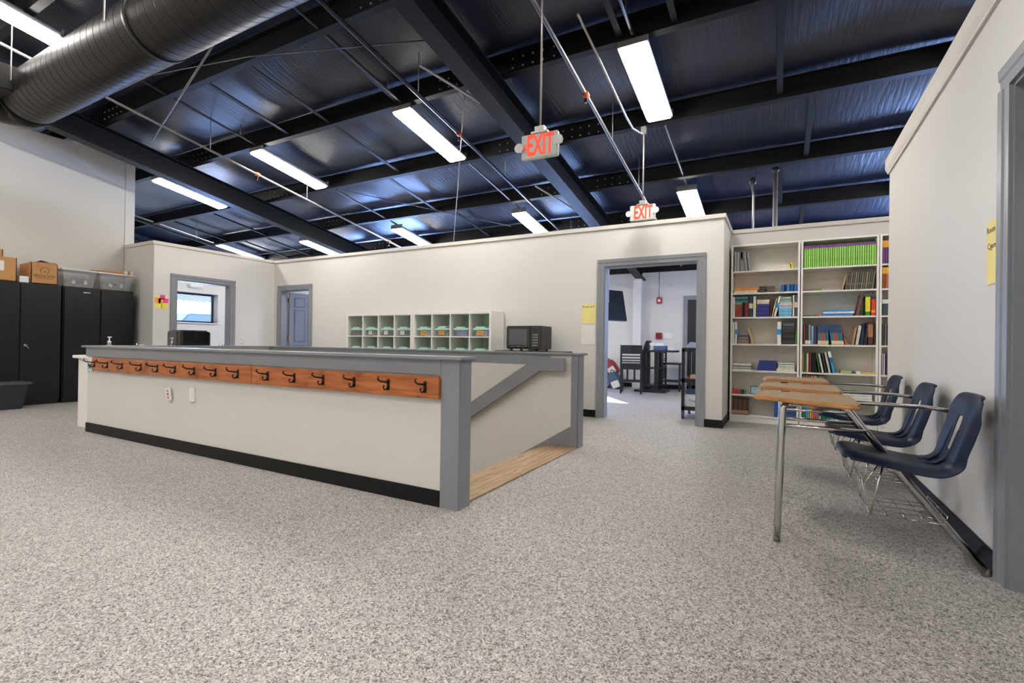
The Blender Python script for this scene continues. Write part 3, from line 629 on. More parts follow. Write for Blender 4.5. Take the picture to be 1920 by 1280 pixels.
b.add([(-9.559, cy-.02, cz-.005), (-9.559, cy-.008, cz-.022), (-9.559, cy+.016, cz-.02), (-9.559, cy+.025, cz), (-9.559, cy+.006, cz-.012)], [(0, 1, 2, 3, 4)])
b.build('emblem', PRN, c2)
text('lettering', 'BRANDSON', .048, PRN, c2, (-9.559, 3.03, ZK+.115), FACE_X, .0006, sx=.93); text('small_print', 'PACKAGING & SHIPPING', .018, PRN, c2, (-9.559, 3.03, ZK+.082), FACE_X, .0006)
tag(B().box(-9.72, -9.58, 2.765, 2.865, ZK, ZK+.09).build('small_white_box', WHITEP, org=(-9.65, 2.81, ZK), bevel=.003), 'small white box between the two cardboard boxes', 'box')
TUBEM = mat('brown_tube', '#b5895f', .7)
def tote(y0, y1, lab):
    x0, x1, h = -9.97, -9.57, .27; t = thing('plastic_tote', lab, 'tote', ((x0+x1)/2, (y0+y1)/2, ZK)); e = .035
    v = [(x0+e, y0+e, ZK), (x1-e, y0+e, ZK), (x1-e, y1-e, ZK), (x0+e, y1-e, ZK), (x0, y0, ZK+h-.02), (x1, y0, ZK+h-.02), (x1, y1, ZK+h-.02), (x0, y1, ZK+h-.02)]
    b = B().add(v, [(0, 1, 2, 3), (0, 1, 5, 4), (1, 2, 6, 5), (2, 3, 7, 6), (3, 0, 4, 7)]); b.build('body', CLEAR, t)
    B().box(x0-.015, x1+.015, y0-.015, y1+.015, ZK+h-.02, ZK+h).build('lid', WHITEP, t, bevel=.004)
    return t
tt1 = tote(3.24, 3.66, 'clear plastic tote with white lid beside the printed box'); tt2 = tote(3.70, 4.16, 'clear plastic tote at the right end of the cabinets')
k = 0
for (p, y0, n_) in ((tt1, 3.30, 'left'), (tt2, 3.78, 'right')):
    for q in range(4):
        yy = y0+.02+q*.075; zz = ZK+.04+.03*(q % 2); k += 1
        tag(B().tube([(-9.88+.03*q, yy+.06, zz+.06), (-9.63, yy, zz)], .022, 10).build('paper_roll', [TUBEM, PAPER, mat('grey_roll', '#8a8f96'), PAPER][q], org=(-9.7, yy, zz)), '%s paper roll inside the %s clear tote, %s from its left' % (['brown', 'white', 'grey', 'white'][q], n_, ['first', 'second', 'third', 'fourth'][q]), 'roll', 'rolls inside the clear totes')
for i, (y, s_) in enumerate(((4.05, 'left'), (4.135, 'right'))):
    tt = thing('mailing_tube', 'brown mailing tube with white end cap on tote lid, %s one' % s_, 'tube', (-9.75, y, ZK+.30)); B().tube([(-10.0, y-.30, ZK+.302), (-9.56, y, ZK+.302)], .032, 14).build('tube', TUBEM, tt); B().tube([(-9.561, y, ZK+.302), (-9.553, y+.003, ZK+.302)], .031, 14).build('end_cap', WHITEP, tt)
bn = thing('storage_bin', 'black plastic lidded storage bin on the floor by the cabinets', 'bin', (-9.33, 2.5, 0))
v = [(-9.46, 2.24, 0), (-9.20, 2.24, 0), (-9.20, 2.71, 0), (-9.46, 2.71, 0), (-9.5, 2.2, .34), (-9.15, 2.2, .34), (-9.15, 2.76, .34), (-9.5, 2.76, .34)]
B().add(v, [(0, 3, 2, 1), (0, 1, 5, 4), (1, 2, 6, 5), (2, 3, 7, 6), (3, 0, 4, 7)]).build('body', mat('bin_grey', '#26272b', .4), bn, bevel=.01); B().box(-9.52, -9.13, 2.18, 2.79, .335, .365).build('lid', mat('bin_lid', '#4a4c50', .35), bn, bevel=.008)

# sticky notes by the office doorway
nt_ = thing('sticky_note_sheet', 'yellow sheet with pink, orange and yellow sticky notes', 'paper', (XP, 4.40, 1.55))
B().box(XP, XP+.003, 4.285, 4.49, 1.50, 1.72).build('sheet', YPAPER, nt_)
for (y, z, c, s_) in ((4.37, 1.655, '#ef3f9c', .075), (4.42, 1.60, '#f14a9e', .075), (4.29, 1.59, '#ffa04a', .09), (4.345, 1.59, '#ff9a42', .08), (4.325, 1.50, '#f6ee4e', .075), (4.39, 1.505, '#f4ec50', .08)):
    B().box(XP+.003, XP+.006, y, y+s_, z, z+s_).build('sticky_note', mat('note_'+c, c, .7, var=.02), nt_)

# light switch-like fixture seen in the office and the ceiling fitting
t = thing('emergency_light', 'small white emergency light above the office window', 'lamp', (-12.49, 6.75, 2.3)); B().box(-12.5, -12.44, 6.58, 6.92, 2.24, 2.33).build('body', WHITEP, t, bevel=.02)

# ------------------------------------------------------------------ cube shelving with bins
YF = 6.10
def cubes(x0, lab):
    t = thing('cube_shelf', lab, 'shelf', (x0+.735, YF+.19, 0)); o, i_ = .038, .016; W = 1.47; y1 = YF+.372
    B().box(x0, x0+o, YF, y1, 0, W).box(x0+W-o, x0+W, YF, y1, 0, W).box(x0+o, x0+W-o, YF, y1, 0, o).box(x0+o, x0+W-o, YF, y1, W-o, W).build('frame', WHITE, t, bevel=.002)
    c = (W-2*o-3*i_)/4
    for k in range(1, 4): B().box(x0+o+k*c+(k-1)*i_, x0+o+k*(c+i_), YF+.002, y1, o, W-o).build('divider', WHITE, t)
    for r_ in range(1, 4):
        for k in range(4): B().box(x0+o+k*(c+i_), x0+o+k*(c+i_)+c, YF+.002, y1, o+r_*c+(r_-1)*i_, o+r_*(c+i_)).build('shelf_board', WHITE, t)
    B().box(x0+o, x0+W-o, y1-.006, y1, o, W-o).build('back_panel', mat('pale_green_back', '#b2ccb6', .7), t)
    return t, c
_, cc = cubes(-6.63, 'white cube shelf unit, left half of the pair'); cubes(-5.155, 'white cube shelf unit, right half beside the microwave')
MINT = mat('mint_lid', '#bdeadd', .4, var=.03)
lefts = [-6.63+.038+k*(cc+.016) for k in range(4)]+[-5.155+.038+k*(cc+.016) for k in range(4)]
CONT = ['#55585e', '#6a6c70', '#4a5668', '#59636b', '#c8c6c4', '#8d8c98', '#7f87b0', '#c7b6d0']
def bin_(x, z, i, row):
    nm = ['leftmost', 'second from left', 'third from left', 'fourth from left', 'fifth from left', 'third from right', 'second from right', 'rightmost'][i]
    t = thing('craft_bin', 'clear bin with mint lid, %s in the %s row' % (nm, row), 'bin', (x+cc/2, YF+.16, z), group='mint lidded bins in the cube shelves')
    a, c_ = x+.05, x+cc-.03; h = .125; e = .02
    v = [(a+e, YF+.05, z), (c_-e, YF+.05, z), (c_-e, YF+.32, z), (a+e, YF+.32, z), (a, YF+.03, z+h), (c_, YF+.03, z+h), (c_, YF+.34, z+h), (a, YF+.34, z+h)]
    B().add(v, [(0, 1, 2, 3), (0, 1, 5, 4), (1, 2, 6, 5), (2, 3, 7, 6), (3, 0, 4, 7)]).build('body', CLEAR, t)
    if row == 'top': B().box(a+.03, c_-.03, YF+.06, YF+.3, z+.004, z+.085).build('contents', mat('cont%d' % i, CONT[i], .7, var=.5, scale=25), t)
    B().box(a-.008, c_+.008, YF+.022, YF+.348, z+h-.03, z+h).box(a+.03, c_-.06, YF+.03, YF+.33, z+h, z+h+.022).build('lid', MINT, t, bevel=.006)
    if row == 'top' and i in (1, 2, 3): B().box(a+.05, a+.13, YF+.036, YF+.04, z+.02, z+.085).build('tag_card', PAPER, t); text('tag_text', ['A', 'P', 'G'][i-1], .04, INK, t, (a+.09, YF+.035, z+.053), FACE_Y, .0005)
    if row == 'top' and i in (4, 5, 7): B().box(a+.06, a+.16, YF+.034, YF+.04, z+.025, z+.085).build('orange_tag', mat('orange_tag', '#f0a52c', .6), t); text('tag_text', 'Table', .03, INK, t, (a+.11, YF+.033, z+.055), FACE_Y, .0005)
zt1 = 1.47-.038-cc; zt2 = zt1-.016-cc
for i, x in enumerate(lefts):
    bin_(x, zt1+.001, i, 'top'); bin_(x, zt2+.03, i, 'second')
tag(B().box(lefts[5]+.1, lefts[5]+.28, YF+.06, YF+.28, zt1+.149, zt1+.158).build('paper_stack', PAPER, org=(lefts[5]+.19, YF+.17, zt1+.149)), 'white sheets lying on the third mint lid from right', 'paper')

# microwave on its black stand
ms = thing('microwave_stand', 'low black stand carrying the microwave behind the half wall', 'stand', (-3.0, 6.1, 0))
B().box(-3.48, -2.52, 5.86, 6.36, .875, .90).build('top', BLACKP, ms, bevel=.004)
for x in (-3.44, -2.56):
    for y in (5.9, 6.32): B().box(x-.02, x+.02, y-.02, y+.02, 0, .875).build('leg', BLACKP, ms)
B().box(-3.42, -2.58, 5.88, 6.34, .3, .32).build('shelf', BLACKP, ms)
mw = thing('microwave', 'black countertop microwave with dark window and keypad', 'microwave', (-3.1, 6.1, .90))
B().box(-3.36, -2.84, 5.99, 6.36, .925, 1.245).build('body', BLACKP, mw, bevel=.006)
dr = B().box(-3.355, -2.985, 5.965, 5.992, .932, 1.238).build('door', GBLK, mw, bevel=.008)
B().box(-3.31, -3.03, 5.962, 5.966, .98, 1.20).build('window', mat('smoked_glass', '#55585c', .15, spec=.7), dr)
B().tube([(-3.32, 5.95, .955), (-3.02, 5.95, .955)], .01, 8).build('handle', GBLK, dr)
kp = B().box(-2.98, -2.845, 5.968, 5.992, .932, 1.238).build('control_panel', GBLK, mw, bevel=.004)
B().box(-2.955, -2.87, 5.964, 5.969, 1.17, 1.20).build('display', mat('display', '#2c3335', .2), kp)
for r_ in range(5):
    for k in range(3): B().box(-2.95+k*.029, -2.93+k*.029, 5.965, 5.969, .97+r_*.036, .985+r_*.036).build('key', mat('key_grey', '#8f8f92', .5), kp)
for x in (-3.3, -2.9):
    for y in (6.02, 6.32): B().box(x-.015, x+.015, y-.015, y+.015, .90, .926).build('foot', BLACKP, mw)
tag(B().box(-3.08, -2.90, 6.1, 6.3, .9, .924).build('napkin_pack', WHITEP, org=(-3, 6.2, .9)), 'flat white pack tucked under the microwave', 'pack')

# notes beside the wide doorway and on the right wall
n1 = thing('wall_note', 'yellow handwritten note left of the wide doorway', 'paper', (-2.33, YB, 1.43)); B().box(-2.44, -2.23, YB-.004, YB-.001, 1.29, 1.56).build('sheet', YPAPER, n1); text('handwriting', 'Room # 5', .042, INK, n1, (-2.34, YB-.0045, 1.525), FACE_Y, .0005)
tag(B().box(-2.44, -2.235, YB-.006, YB-.001, 1.00, 1.27).build('wall_note', PAPER, org=(-2.33, YB, 1.13)), 'crumpled white sheet below the yellow note', 'paper')
n2 = thing('wall_note', 'tall yellow handwritten note beside the right door frame', 'paper', (XR, 2.99, 1.43)); B().box(XR-.004, XR-.001, 2.91, 3.085, 1.305, 1.60).build('sheet', YPAPER, n2)
B().box(XR-.0055, XR-.004, 2.95, 2.965, 1.57, 1.64).build('tape', PAPER, n2)
text('handwriting', 'Room # 7', .042, INK, n2, (XR-.0045, 3.0, 1.555), FACE_NX, .0005); text('handwriting', 'Cypress', .04, INK, n2, (XR-.0045, 3.01, 1.48), FACE_NX, .0005)

# ------------------------------------------------------------------ bookcases
YS = 7.187; YD = 7.467
def bookcase(x0, lab):
    t = thing('bookcase', lab, 'bookcase', (x0+.4, 7.33, 0)); x1 = x0+.80; e = .022; H = 2.36
    B().box(x0, x0+e, YS, YD, 0, H).build('side_panel', WHITE, t); B().box(x1-e, x1, YS, YD, 0, H).build('side_panel', WHITE, t)
    B().box(x0+e, x1-e, YS, YD, H-.022, H).build('top_panel', WHITE, t); B().box(x0+e, x1-e, YD-.005, YD, .07, H-.022).build('back_panel', mat('shelf_back', '#efeade', .6), t)
    B().box(x0+e, x1-e, YS+.01, YS+.03, 0, .075).build('plinth', WHITE, t)
    for z in SH: B().box(x0+e, x1-e, YS+.002, YD-.005, z-.02, z).build('shelf_board', WHITE, t, bevel=.001)
    return t
SH = [.095, .367, .69, 1.04, 1.395, 1.715, 2.008]
bookcase(-.585, 'tall white bookcase, left one, holding binders and stacks'); bookcase(.225, 'tall white bookcase, middle one, with bright green books'); bookcase(1.032, 'tall white bookcase partly hidden behind the right wall')
BN = 0
PAGES = mat('book_pages', '#ddd6c4', .85)
def cmat(c, r_=.55): return mat('cover_'+c, c, r_, var=.12, scale=18)
def book(x, z, th, h, c, lab, grp, lean=0, d=.19, band=None, name='book', cat='book', inset=.02, band2=None):
    # upright book whose spine faces -Y; lean in degrees tilts the top towards +X
    o = (x, YS+inset, z); t = B(); y0, y1 = YS+inset, YS+inset+d; e = min(.003, th*.2)
    t.box(x, x+th, y0, y0+.004, z, z+h, 0).box(x, x+e, y0, y1, z, z+h, 0).box(x+th-e, x+th, y0, y1, z, z+h, 0).box(x+e, x+th-e, y0+.004, y1-.004, z+.003, z+h-.004, 1)
    ms_ = [cmat(c), PAGES]
    if band: t.box(x, x+th, y0-.0008, y0, z+h*band[1], z+h*band[2], 2); ms_.append(cmat(band[0]))
    if band2: t.box(x, x+th, y0-.0008, y0, z+h*band2[1], z+h*band2[2], len(ms_)); ms_.append(cmat(band2[0]))
    q = t.build(name, ms_, org=(x if lean >= 0 else x, y0, z))
    if lean:
        piv = Vector((x+th, y0, z)) if lean > 0 else Vector((x, y0, z)); q.data.transform(Matrix.Translation(q.location-piv)); q.location = piv; q.rotation_euler.y = R(lean)
    return tag(q, lab, cat, grp)
def flat(x0, x1, z, h, c, lab, grp, cat='book', name='book', d=.2, inset=.03, pages=True, rz=0):
    t = B(); y0, y1 = YS+inset, YS+inset+d; e = min(.003, h*.25)
    if pages: t.box(x0, x1, y0, y1, z, z+e, 0).box(x0, x1, y0, y1, z+h-e, z+h, 0).box(x0, x1, y0, y0+.003, z+e, z+h-e, 0).box(x0+.003, x1-.003, y0+.003, y1-.003, z+e, z+h-e, 1)
    else: t.box(x0, x1, y0, y1, z, z+h, 0)
    q = t.build(name, [cmat(c), PAGES], org=((x0+x1)/2, (y0+y1)/2, z)); q.rotation_euler.z = R(rz); return tag(q, lab, cat, grp)
ON = ['first', 'second', 'third', 'fourth', 'fifth', 'sixth', 'seventh', 'eighth', 'ninth', 'tenth', 'eleventh', 'twelfth', 'thirteenth', 'fourteenth', 'fifteenth', 'sixteenth', 'seventeenth', 'eighteenth', 'nineteenth', 'twentieth']
ON += ['twenty-'+q for q in ON[:9]]+['thirtieth']+['thirty-'+q for q in ON[:9]]
def nth(lab, i, n, a, z, frm): return lab+', '+(('%s from %s' % (ON[i], frm)) if 0 < i < n-1 else (a if i == 0 else z))
def row(x0, x1, z, n, h, cs, lab, grp, lean=0, jit=.0, **kw):
    w_ = (x1-x0)/n
    for i in range(n): book(x0+i*w_, z, w_*.96, h*(1+random.uniform(-jit, jit)), cs[i % len(cs)], nth(lab, i, n, 'leftmost', 'rightmost', 'left'), grp, lean, **kw)
def pile(x0, x1, z, n, h, cs, lab, grp, **kw):
    hh = h/n
    for i in range(n):
        q = random.uniform(0, .006); flat(x0+q, x1-.006+q, z+i*hh, hh*.97, cs[i % len(cs)], nth(lab, i, n, 'lowest', 'topmost', 'bottom'), grp, **kw)
    return z+h
# left case, top down
z = SH[6]+.001
row(-.548, -.45, z, 5, .262, ['#c9c8c6', '#a9a8a8', '#d8d6d3', '#77777a', '#bdbcbb'], 'thin grey booklet upright at left of the top shelf', 'grey booklets upright on the top left shelf')
row(-.446, -.35, z, 5, .262, ['#b5b4b3', '#8b8a8c', '#d0cecb', '#6f6e70', '#c6c5c3'], 'thin grey booklet leaning on the top left shelf', 'grey booklets leaning on the top left shelf', lean=-6, jit=.03)
pile(-.04, .12, z, 3, .06, ['#ece4cf', '#e6dcc2', '#efe9da'], 'cream sheets stacked on the top left shelf', 'cream sheets on the top left shelf', cat='paper', name='paper_stack', pages=False)
tag(B().prism([(.11, z), (.135, z), (.14, z+.03), (.125, z+.075), (.105, z+.08), (.10, z+.05)], 1, YS+.03, YS+.06).build('yellow_ribbon', cmat('#f0d81e'), org=(.12, YS+.04, z)), 'bright yellow ribbon beside the cream sheets', 'ribbon')
z = SH[5]+.001
flat(-.55, -.27, z, .032, '#eadfca', 'cream flat box under the orange folder', None, cat='box', pages=False); flat(-.55, -.262, z+.033, .034, '#e88c26', 'orange folder lying on a cream box, second shelf', None, cat='folder', pages=False)
pile(-.252, -.165, z, 7, .082, ['#3a3733', '#5a5248', '#2e2c2b'], 'small dark booklet in the left low pile, second shelf', 'dark booklets in the left low pile')
pile(-.16, -.062, z, 7, .084, ['#6b5a45', '#3b3835', '#8a7c66', '#4d473f'], 'small brown booklet in the right low pile, second shelf', 'brown booklets in the right low pile')
for i, (a, c_, col_) in enumerate(((.009, .042, '#1e5fae'), (.043, .064, '#12223c'), (.065, .105, '#2878b8'), (.106, .15, '#17457e'), (.151, .189, '#1d65b4'))): book(a, z, c_-a, .092, col_, 'short blue case, %s of five at right of second shelf' % ['first', 'second', 'third', 'fourth', 'fifth'][i], 'short blue cases on the second shelf')
z = SH[4]+.001
def binder(x, z, th, h, c, stripe, lab, lean=0, name='binder'): return book(x, z, th, h, c, lab, None, lean, d=.23, band=(stripe, .42, .66), name=name, cat='binder')
binder(-.562, z, .03, .272, '#e9e7e1', '#d9d7d0', 'white binder at the far left of the third shelf')
row(-.528, -.448, z, 5, .195, ['#c25a48', '#b9523f'], 'coral red book, left group, third shelf', 'coral red books left of the black ones', band=('#7c9a94', .86, 1.0)); row(-.447, -.415, z, 2, .195, ['#1a1817'], 'black book between the coral red groups', 'black books between the coral red groups')
row(-.414, -.368, z, 3, .195, ['#b24a48', '#a8474a'], 'coral red book, right group, third shelf', 'coral red books right of the black ones')
pile(-.528, -.37, z+.196, 3, .075, ['#3c7f86', '#23464e', '#4d8a8c'], 'teal book lying across the coral red books', 'teal books lying on the coral red books')
binder(-.366, z, .046, .272, '#2c3a30', '#cfd2cc', 'dark green binder with pale label, third shelf'); binder(-.317, z, .036, .275, '#eceae2', '#dfe48a', 'white binder with yellow-green stripe, third shelf')
zz = pile(-.276, -.122, z, 9, .17, ['#2c2f7e', '#262a6c', '#34378c'], 'navy book in the tall stack, third shelf', 'navy books in the third shelf stack'); pile(-.274, -.126, zz, 2, .055, ['#ded6bd', '#e8e0ca'], 'cream book on top of the navy stack', 'cream books on the navy stack')
book(-.116, z, .012, .22, '#8b3a35', 'thin red book beside the navy stack', None, 3); binder(-.10, z, .014, .245, '#e6dfa0', '#f3efc6', 'thin pale yellow binder leaning on third shelf', 12); binder(-.08, z, .03, .27, '#f0efec', '#2f9fd8', 'white binder with blue label leaning, third shelf', 13)
zz = pile(-.02, .132, z, 7, .11, ['#6db4da', '#5ba6d0', '#7cbfe0'], 'light blue book in the third shelf stack', 'light blue books in the third shelf stack'); zz = pile(-.022, .134, zz, 4, .075, ['#c4c3cc', '#9aa0b4', '#d5d2cf'], 'pale grey book above the light blue stack', 'pale grey books above the light blue stack'); pile(-.01, .125, zz, 3, .07, ['#8fb4a4', '#7a8f7e', '#a6bcae'], 'sage green book topping the blue stack', 'sage books topping the blue stack')
binder(.136, z, .022, .272, '#ecebe6', '#e0a45a', 'white binder with orange mark, right of third shelf'); binder(.158, z, .034, .275, '#4d4c56', '#c9cdbb', 'dark grey binder at the right end of third shelf')
z = SH[3]+.001
binder(-.562, z, .026, .29, '#e7e6de', '#d8dc96', 'white magazine file with green stripe, fourth shelf', name='magazine_file'); binder(-.534, z, .03, .29, '#efeeea', '#2f8fd0', 'white magazine file with blue label, fourth shelf', name='magazine_file')
zz = pile(-.499, -.36, z, 2, .055, ['#8a6a5a', '#9a7a68'], 'brown book at the bottom of the small stack', 'brown books at the bottom of the small stack'); pile(-.497, -.365, zz, 5, .085, ['#55565a', '#8e9296', '#3c3e45'], 'grey book upper in the small stack', 'grey books in the small stack')
for i in range(3): book(-.33+i*.013, z, .012, .215, ['#e6cf9a', '#efdcae', '#d9c18c'][i], 'slim cream book leaning left on the fourth shelf, %s' % ['left', 'middle', 'right'][i], 'slim cream books leaning left', -15)
binder(-.035, z, .05, .29, '#efeeea', '#2f8fc4', 'wide white magazine file with blue label, fourth shelf', name='magazine_file')
zz = pile(.026, .165, z, 11, .20, ['#22211f', '#3a3733', '#2b2a26', '#16171a'], 'black book in the tall dark stack, fourth shelf', 'black books in the tall dark stack'); pile(.028, .16, zz, 4, .075, ['#4a4b4e', '#1f1f22', '#6a6b70'], 'grey-black magazine topping the dark stack', 'grey-black magazines on the dark stack'); book(.169, z, .022, .17, '#3f8f3c', 'green book at the right end of the fourth shelf', None)
z = SH[2]+.001
pile(-.56, -.33, z, 6, .085, ['#e2e0dc', '#8c8a88', '#d5d3cf', '#5d5b5b', '#dcdad6'], 'grey and white papers in the left pile, fifth shelf', 'papers in the left pile of the fifth shelf', cat='paper', name='paper_stack', pages=False, d=.23)
for i in range(9): flat(-.262+i*.003, -.052+i*.0022, z+i*.0145, .0138, ['#25337c', '#2b3b8a'][i % 2], nth('navy blue workbook in the slanting pile, fifth shelf', i, 9, 'lowest', 'topmost', 'bottom'), 'navy workbooks in the slanting pile')
pile(-.036, .175, z, 3, .035, ['#e8e3cf', '#dfe0dc', '#e6e094'], 'white book low in the right pile, fifth shelf', 'white books in the fifth shelf right pile'); pile(-.02, .17, z+.036, 5, .075, ['#dfe3e4', '#9fb3a6', '#e9e7e2', '#7c8f7a', '#cfd4d0'], 'pale green book in the right pile, fifth shelf', 'pale green books in the fifth shelf right pile')
z = SH[1]+.001
for i in range(5): book(-.56+i*.026, z, .025, .062, ['#c9423e', '#d2504a', '#c23c3a', '#d64b44', '#2c5c96'][i], 'small %s book lying low on the sixth shelf, %s' % (['red', 'red', 'red', 'red', 'blue'][i], ['first', 'second', 'third', 'fourth', 'after the red ones'][i]), 'small red and blue books, sixth shelf')
book(-.42, z, .02, .05, '#5c8a5a', 'small green book on the sixth shelf', None)
t = thing('picture_stand', 'pale blue framed picture leaning on the sixth shelf', 'picture', (-.28, YS+.1, z)); B().box(-.34, -.2, YS+.10, YS+.11, z, z+.11).build('frame', cmat('#3c5560'), t); B().box(-.33, -.21, YS+.098, YS+.1005, z+.01, z+.10).build('print', cmat('#a9cfdc'), t)
z = SH[0]+.001
row(-.56, -.36, z, 11, .205, ['#6f5344', '#5d4438', '#7c6050'], 'brown hymnal-like book on the lowest left shelf', 'brown books on the lowest left shelf', band=('#a98268', .05, .28))
pile(-.06, .06, z, 9, .22, ['#1f4fa0', '#2a5cae'], 'blue book in the left stack on the lowest shelf', 'blue books in the lowest shelf left stack'); pile(.075, .19, z, 6, .22, ['#234a8c', '#1c3f7a'], 'dark blue book in the right stack, lowest shelf', 'dark blue books in the lowest shelf right stack')
# middle case
z = SH[6]+.001
row(.258, 1.0, z, 32, .272, ['#a4e06a', '#98d85e', '#b0e678', '#8fd258'], 'bright green book with purple top band', 'bright green books on the top shelf', band=('#7a3f86', .88, 1.0))
z = SH[5]+.001
flat(.25, .35, z, .02, '#8a4c66', 'thin plum book lying at left, second shelf', None); flat(.352, .45, z, .022, '#7c8c3a', 'thin olive book lying beside the plum one', None)
book(.655, z, .016, .205, '#dcb78a', 'tan book leaning beside the plaid set', None, 14)
row(.69, .975, z, 13, .21, ['#6a675c', '#5c5a52', '#767264', '#67655c', '#8d8468'], 'grey plaid-spined book leaning on the second shelf', 'plaid grey books leaning on the second shelf', lean=6, band=('#8f8a76', .3, .36))
z = SH[4]+.001
zz = pile(.455, .77, z, 2, .032, ['#4d86c8', '#3c6fb0'], 'blue book at the bottom of the flat stack', 'blue books at the bottom of the flat stack'); flat(.47, .79, zz, .022, '#efece2', 'white book in the middle of the flat stack', None); flat(.475, .775, zz+.023, .022, '#3f97d2', 'sky blue book on top of the flat stack', None)
tag(B().tube([(.26, YS+.05, z+.006), (.40, YS+.05, z+.006)], .006, 8).build('dark_pencil', BLACKP, org=(.3, YS+.05, z)), 'dark pencil lying at left of the third shelf', 'pencil'); tag(B().lathe((.415, YS+.05, z), [(.02, 0), (.02, .02)], 12).build('tape_roll', ORANGE, org=(.415, YS+.05, z)), 'small orange tape roll on the third shelf', 'tape')
book(.80, z, .03, .255, '#7d5750', 'brown book leaning beside the green dictionary', None, 11); book(.898, z, .048, .235, '#1f8a3c', 'green dictionary with yellow stripe', None, 0, band=('#f0d832', .2, .95)); book(.955, z, .042, .235, '#e03c34', 'red dictionary with navy top', None, 0, band=('#20305c', .83, 1.0), band2=('#f0a030', .15, .28))
z = SH[3]+.001
for i, (a, th, h, c_, ln, lab) in enumerate(((.25, .012, .25, '#5b2c3a', 0, 'dark plum book, far left of fourth shelf'), (.263, .016, .25, '#a84a44', 0, 'brick red book near the left of fourth shelf'), (.281, .028, .255, '#26303c', 0, 'black-blue book with white foot, fourth shelf'), (.311, .03, .25, '#8b9080', 0, 'sage grey book with white foot, fourth shelf'), (.343, .03, .235, '#7ba4d4', 0, 'light blue book on the fourth shelf'), (.375, .022, .24, '#5a4668', 0, 'purple-grey book on the fourth shelf'), (.399, .014, .235, '#3c3a4c', 0, 'slate book beside the teal set'))):
    book(a, z, th, h, c_, lab, None, ln, band=('#e9e4d2', .02, .2) if i in (2, 3) else None)
def tb(x0, x1, n, ln, tg):
    w_ = (x1-x0)/n; cs = ['#4aa0b8', '#5a9cc0', '#c9876a', '#d46a66', '#e07a84', '#5a90c0', '#37a0a8', '#3a8f9c']
    for i in range(n): book(x0+i*w_, z, w_*.94, .245, cs[i % 8], nth('textbook with dark blue top and pale foot, %s group' % tg, i, n, 'leftmost', 'rightmost', 'left'), 'dark-topped textbooks, %s group' % tg, ln, band=('#2f4a72', .6, 1.0), band2=('#ead9a8', .02, .2))
tb(.415, .528, 7, 0, 'upright'); tb(.562, .69, 8, -9, 'leaning')
book(.70, z, .014, .245, '#e0686a', 'coral textbook leaning at end of the set', None, -14); book(.72, z, .008, .25, '#e6dfb4', 'thin cream booklet leaning far right of the set', None, -22)
book(.765, z, .024, .21, '#b79a74', 'tan book leaning left of the white one', None, 8); book(.80, z, .034, .235, '#d9d6cc', 'white book leaning beside navy volumes', None, 8); book(.838, z, .04, .25, '#1f2a44', 'navy volume leaning, fourth shelf', None, 8); book(.882, z, .036, .265, '#23202c', 'black volume leaning, fourth shelf', None, 3); book(.925, z, .05, .275, '#5a2c20', 'thick brown volume with tan lettering, fourth shelf', None, 0, band=('#a87850', .35, .9)); book(.978, z, .022, .272, '#3a2426', 'dark maroon volume at the right end, fourth shelf', None)
z = SH[2]+.001
for (a, th, h, c_, ln, lab) in ((.25, .018, .24, '#c8a23c', 0, 'mustard book, far left of fifth shelf'), (.27, .022, .235, '#1f5a3c', 0, 'dark green book beside the mustard one'), (.294, .028, .24, '#cdb496', 0, 'beige book on the fifth shelf'), (.324, .026, .235, '#6a2430', 0, 'maroon book on the fifth shelf')): book(a, z, th, h, c_, lab, None, ln)
row(.352, .40, z, 3, .245, ['#15171c', '#1c1a20', '#101216'], 'black upright book in the middle of fifth shelf', 'black books in the middle of the fifth shelf')
for (a, th, h, c_, ln, lab) in ((.43, .02, .25, '#2f6a34', -9, 'green book leaning on the fifth shelf'), (.462, .024, .235, '#d8d8d0', -11, 'white book leaning on the fifth shelf'), (.498, .022, .245, '#3c3a48', -11, 'charcoal book leaning on the fifth shelf'), (.532, .026, .255, '#cfd0c0', -11, 'pale sage book leaning on the fifth shelf')): book(a, z, th, h, c_, lab, None, ln)
book(.575, z, .03, .27, '#3f9cd4', 'sky blue book with white top, leaning last', None, -12, band=('#eef0f0', .72, 1.0), band2=('#2f62a8', .5, .7))
flat(.66, .77, z, .035, '#a8b27a', 'olive pale box lying on the fifth shelf', None, cat='box', pages=False); flat(.775, .81, z, .028, '#4a4c48', 'small dark block lying on the fifth shelf', None, cat='box', pages=False); flat(.815, .86, z, .026, '#e9e8e2', 'small white block lying on the fifth shelf', None, cat='box', pages=False); flat(.865, .995, z, .02, '#dcb772', 'amber pencil box lying on the fifth shelf', None, cat='box', pages=False)
z = SH[1]+.001
for i in range(8): book(.255+i*.031, z, .029, .285, ['#1f6a8c', '#c0483a', '#2c9470', '#e07a3a', '#c9a08a', '#2f7a9a', '#dd6a30', '#1c7c86'][i], '%s picture book on the sixth shelf' % ['deep teal', 'brick', 'emerald', 'orange', 'dusty pink', 'steel blue', 'bright orange', 'dark cyan'][i], 'picture books on the sixth shelf')
pile(.62, .98, z, 8, .10, ['#e4e3df', '#c9c8c4', '#dddcd8'], 'white papers in the wide sixth shelf pile', 'papers in the wide sixth shelf pile', cat='paper', name='paper_stack', pages=False, d=.23)
z = SH[0]+.001
for i, c_ in enumerate(['#1f8a78', '#2c9a86', '#5aa0d4', '#6aa8d8', '#e0b23a', '#e2a030', '#e07080', '#d45a6a', '#5a98cc', '#e6c040']): book(.255+i*.0205, z, .0195, .2, c_, 'slim %s book on the lowest middle shelf' % ['teal', 'sea green', 'azure', 'pale azure', 'yellow', 'amber', 'pink', 'rose', 'cobalt', 'lemon'][i], 'slim coloured books on the lowest shelf')
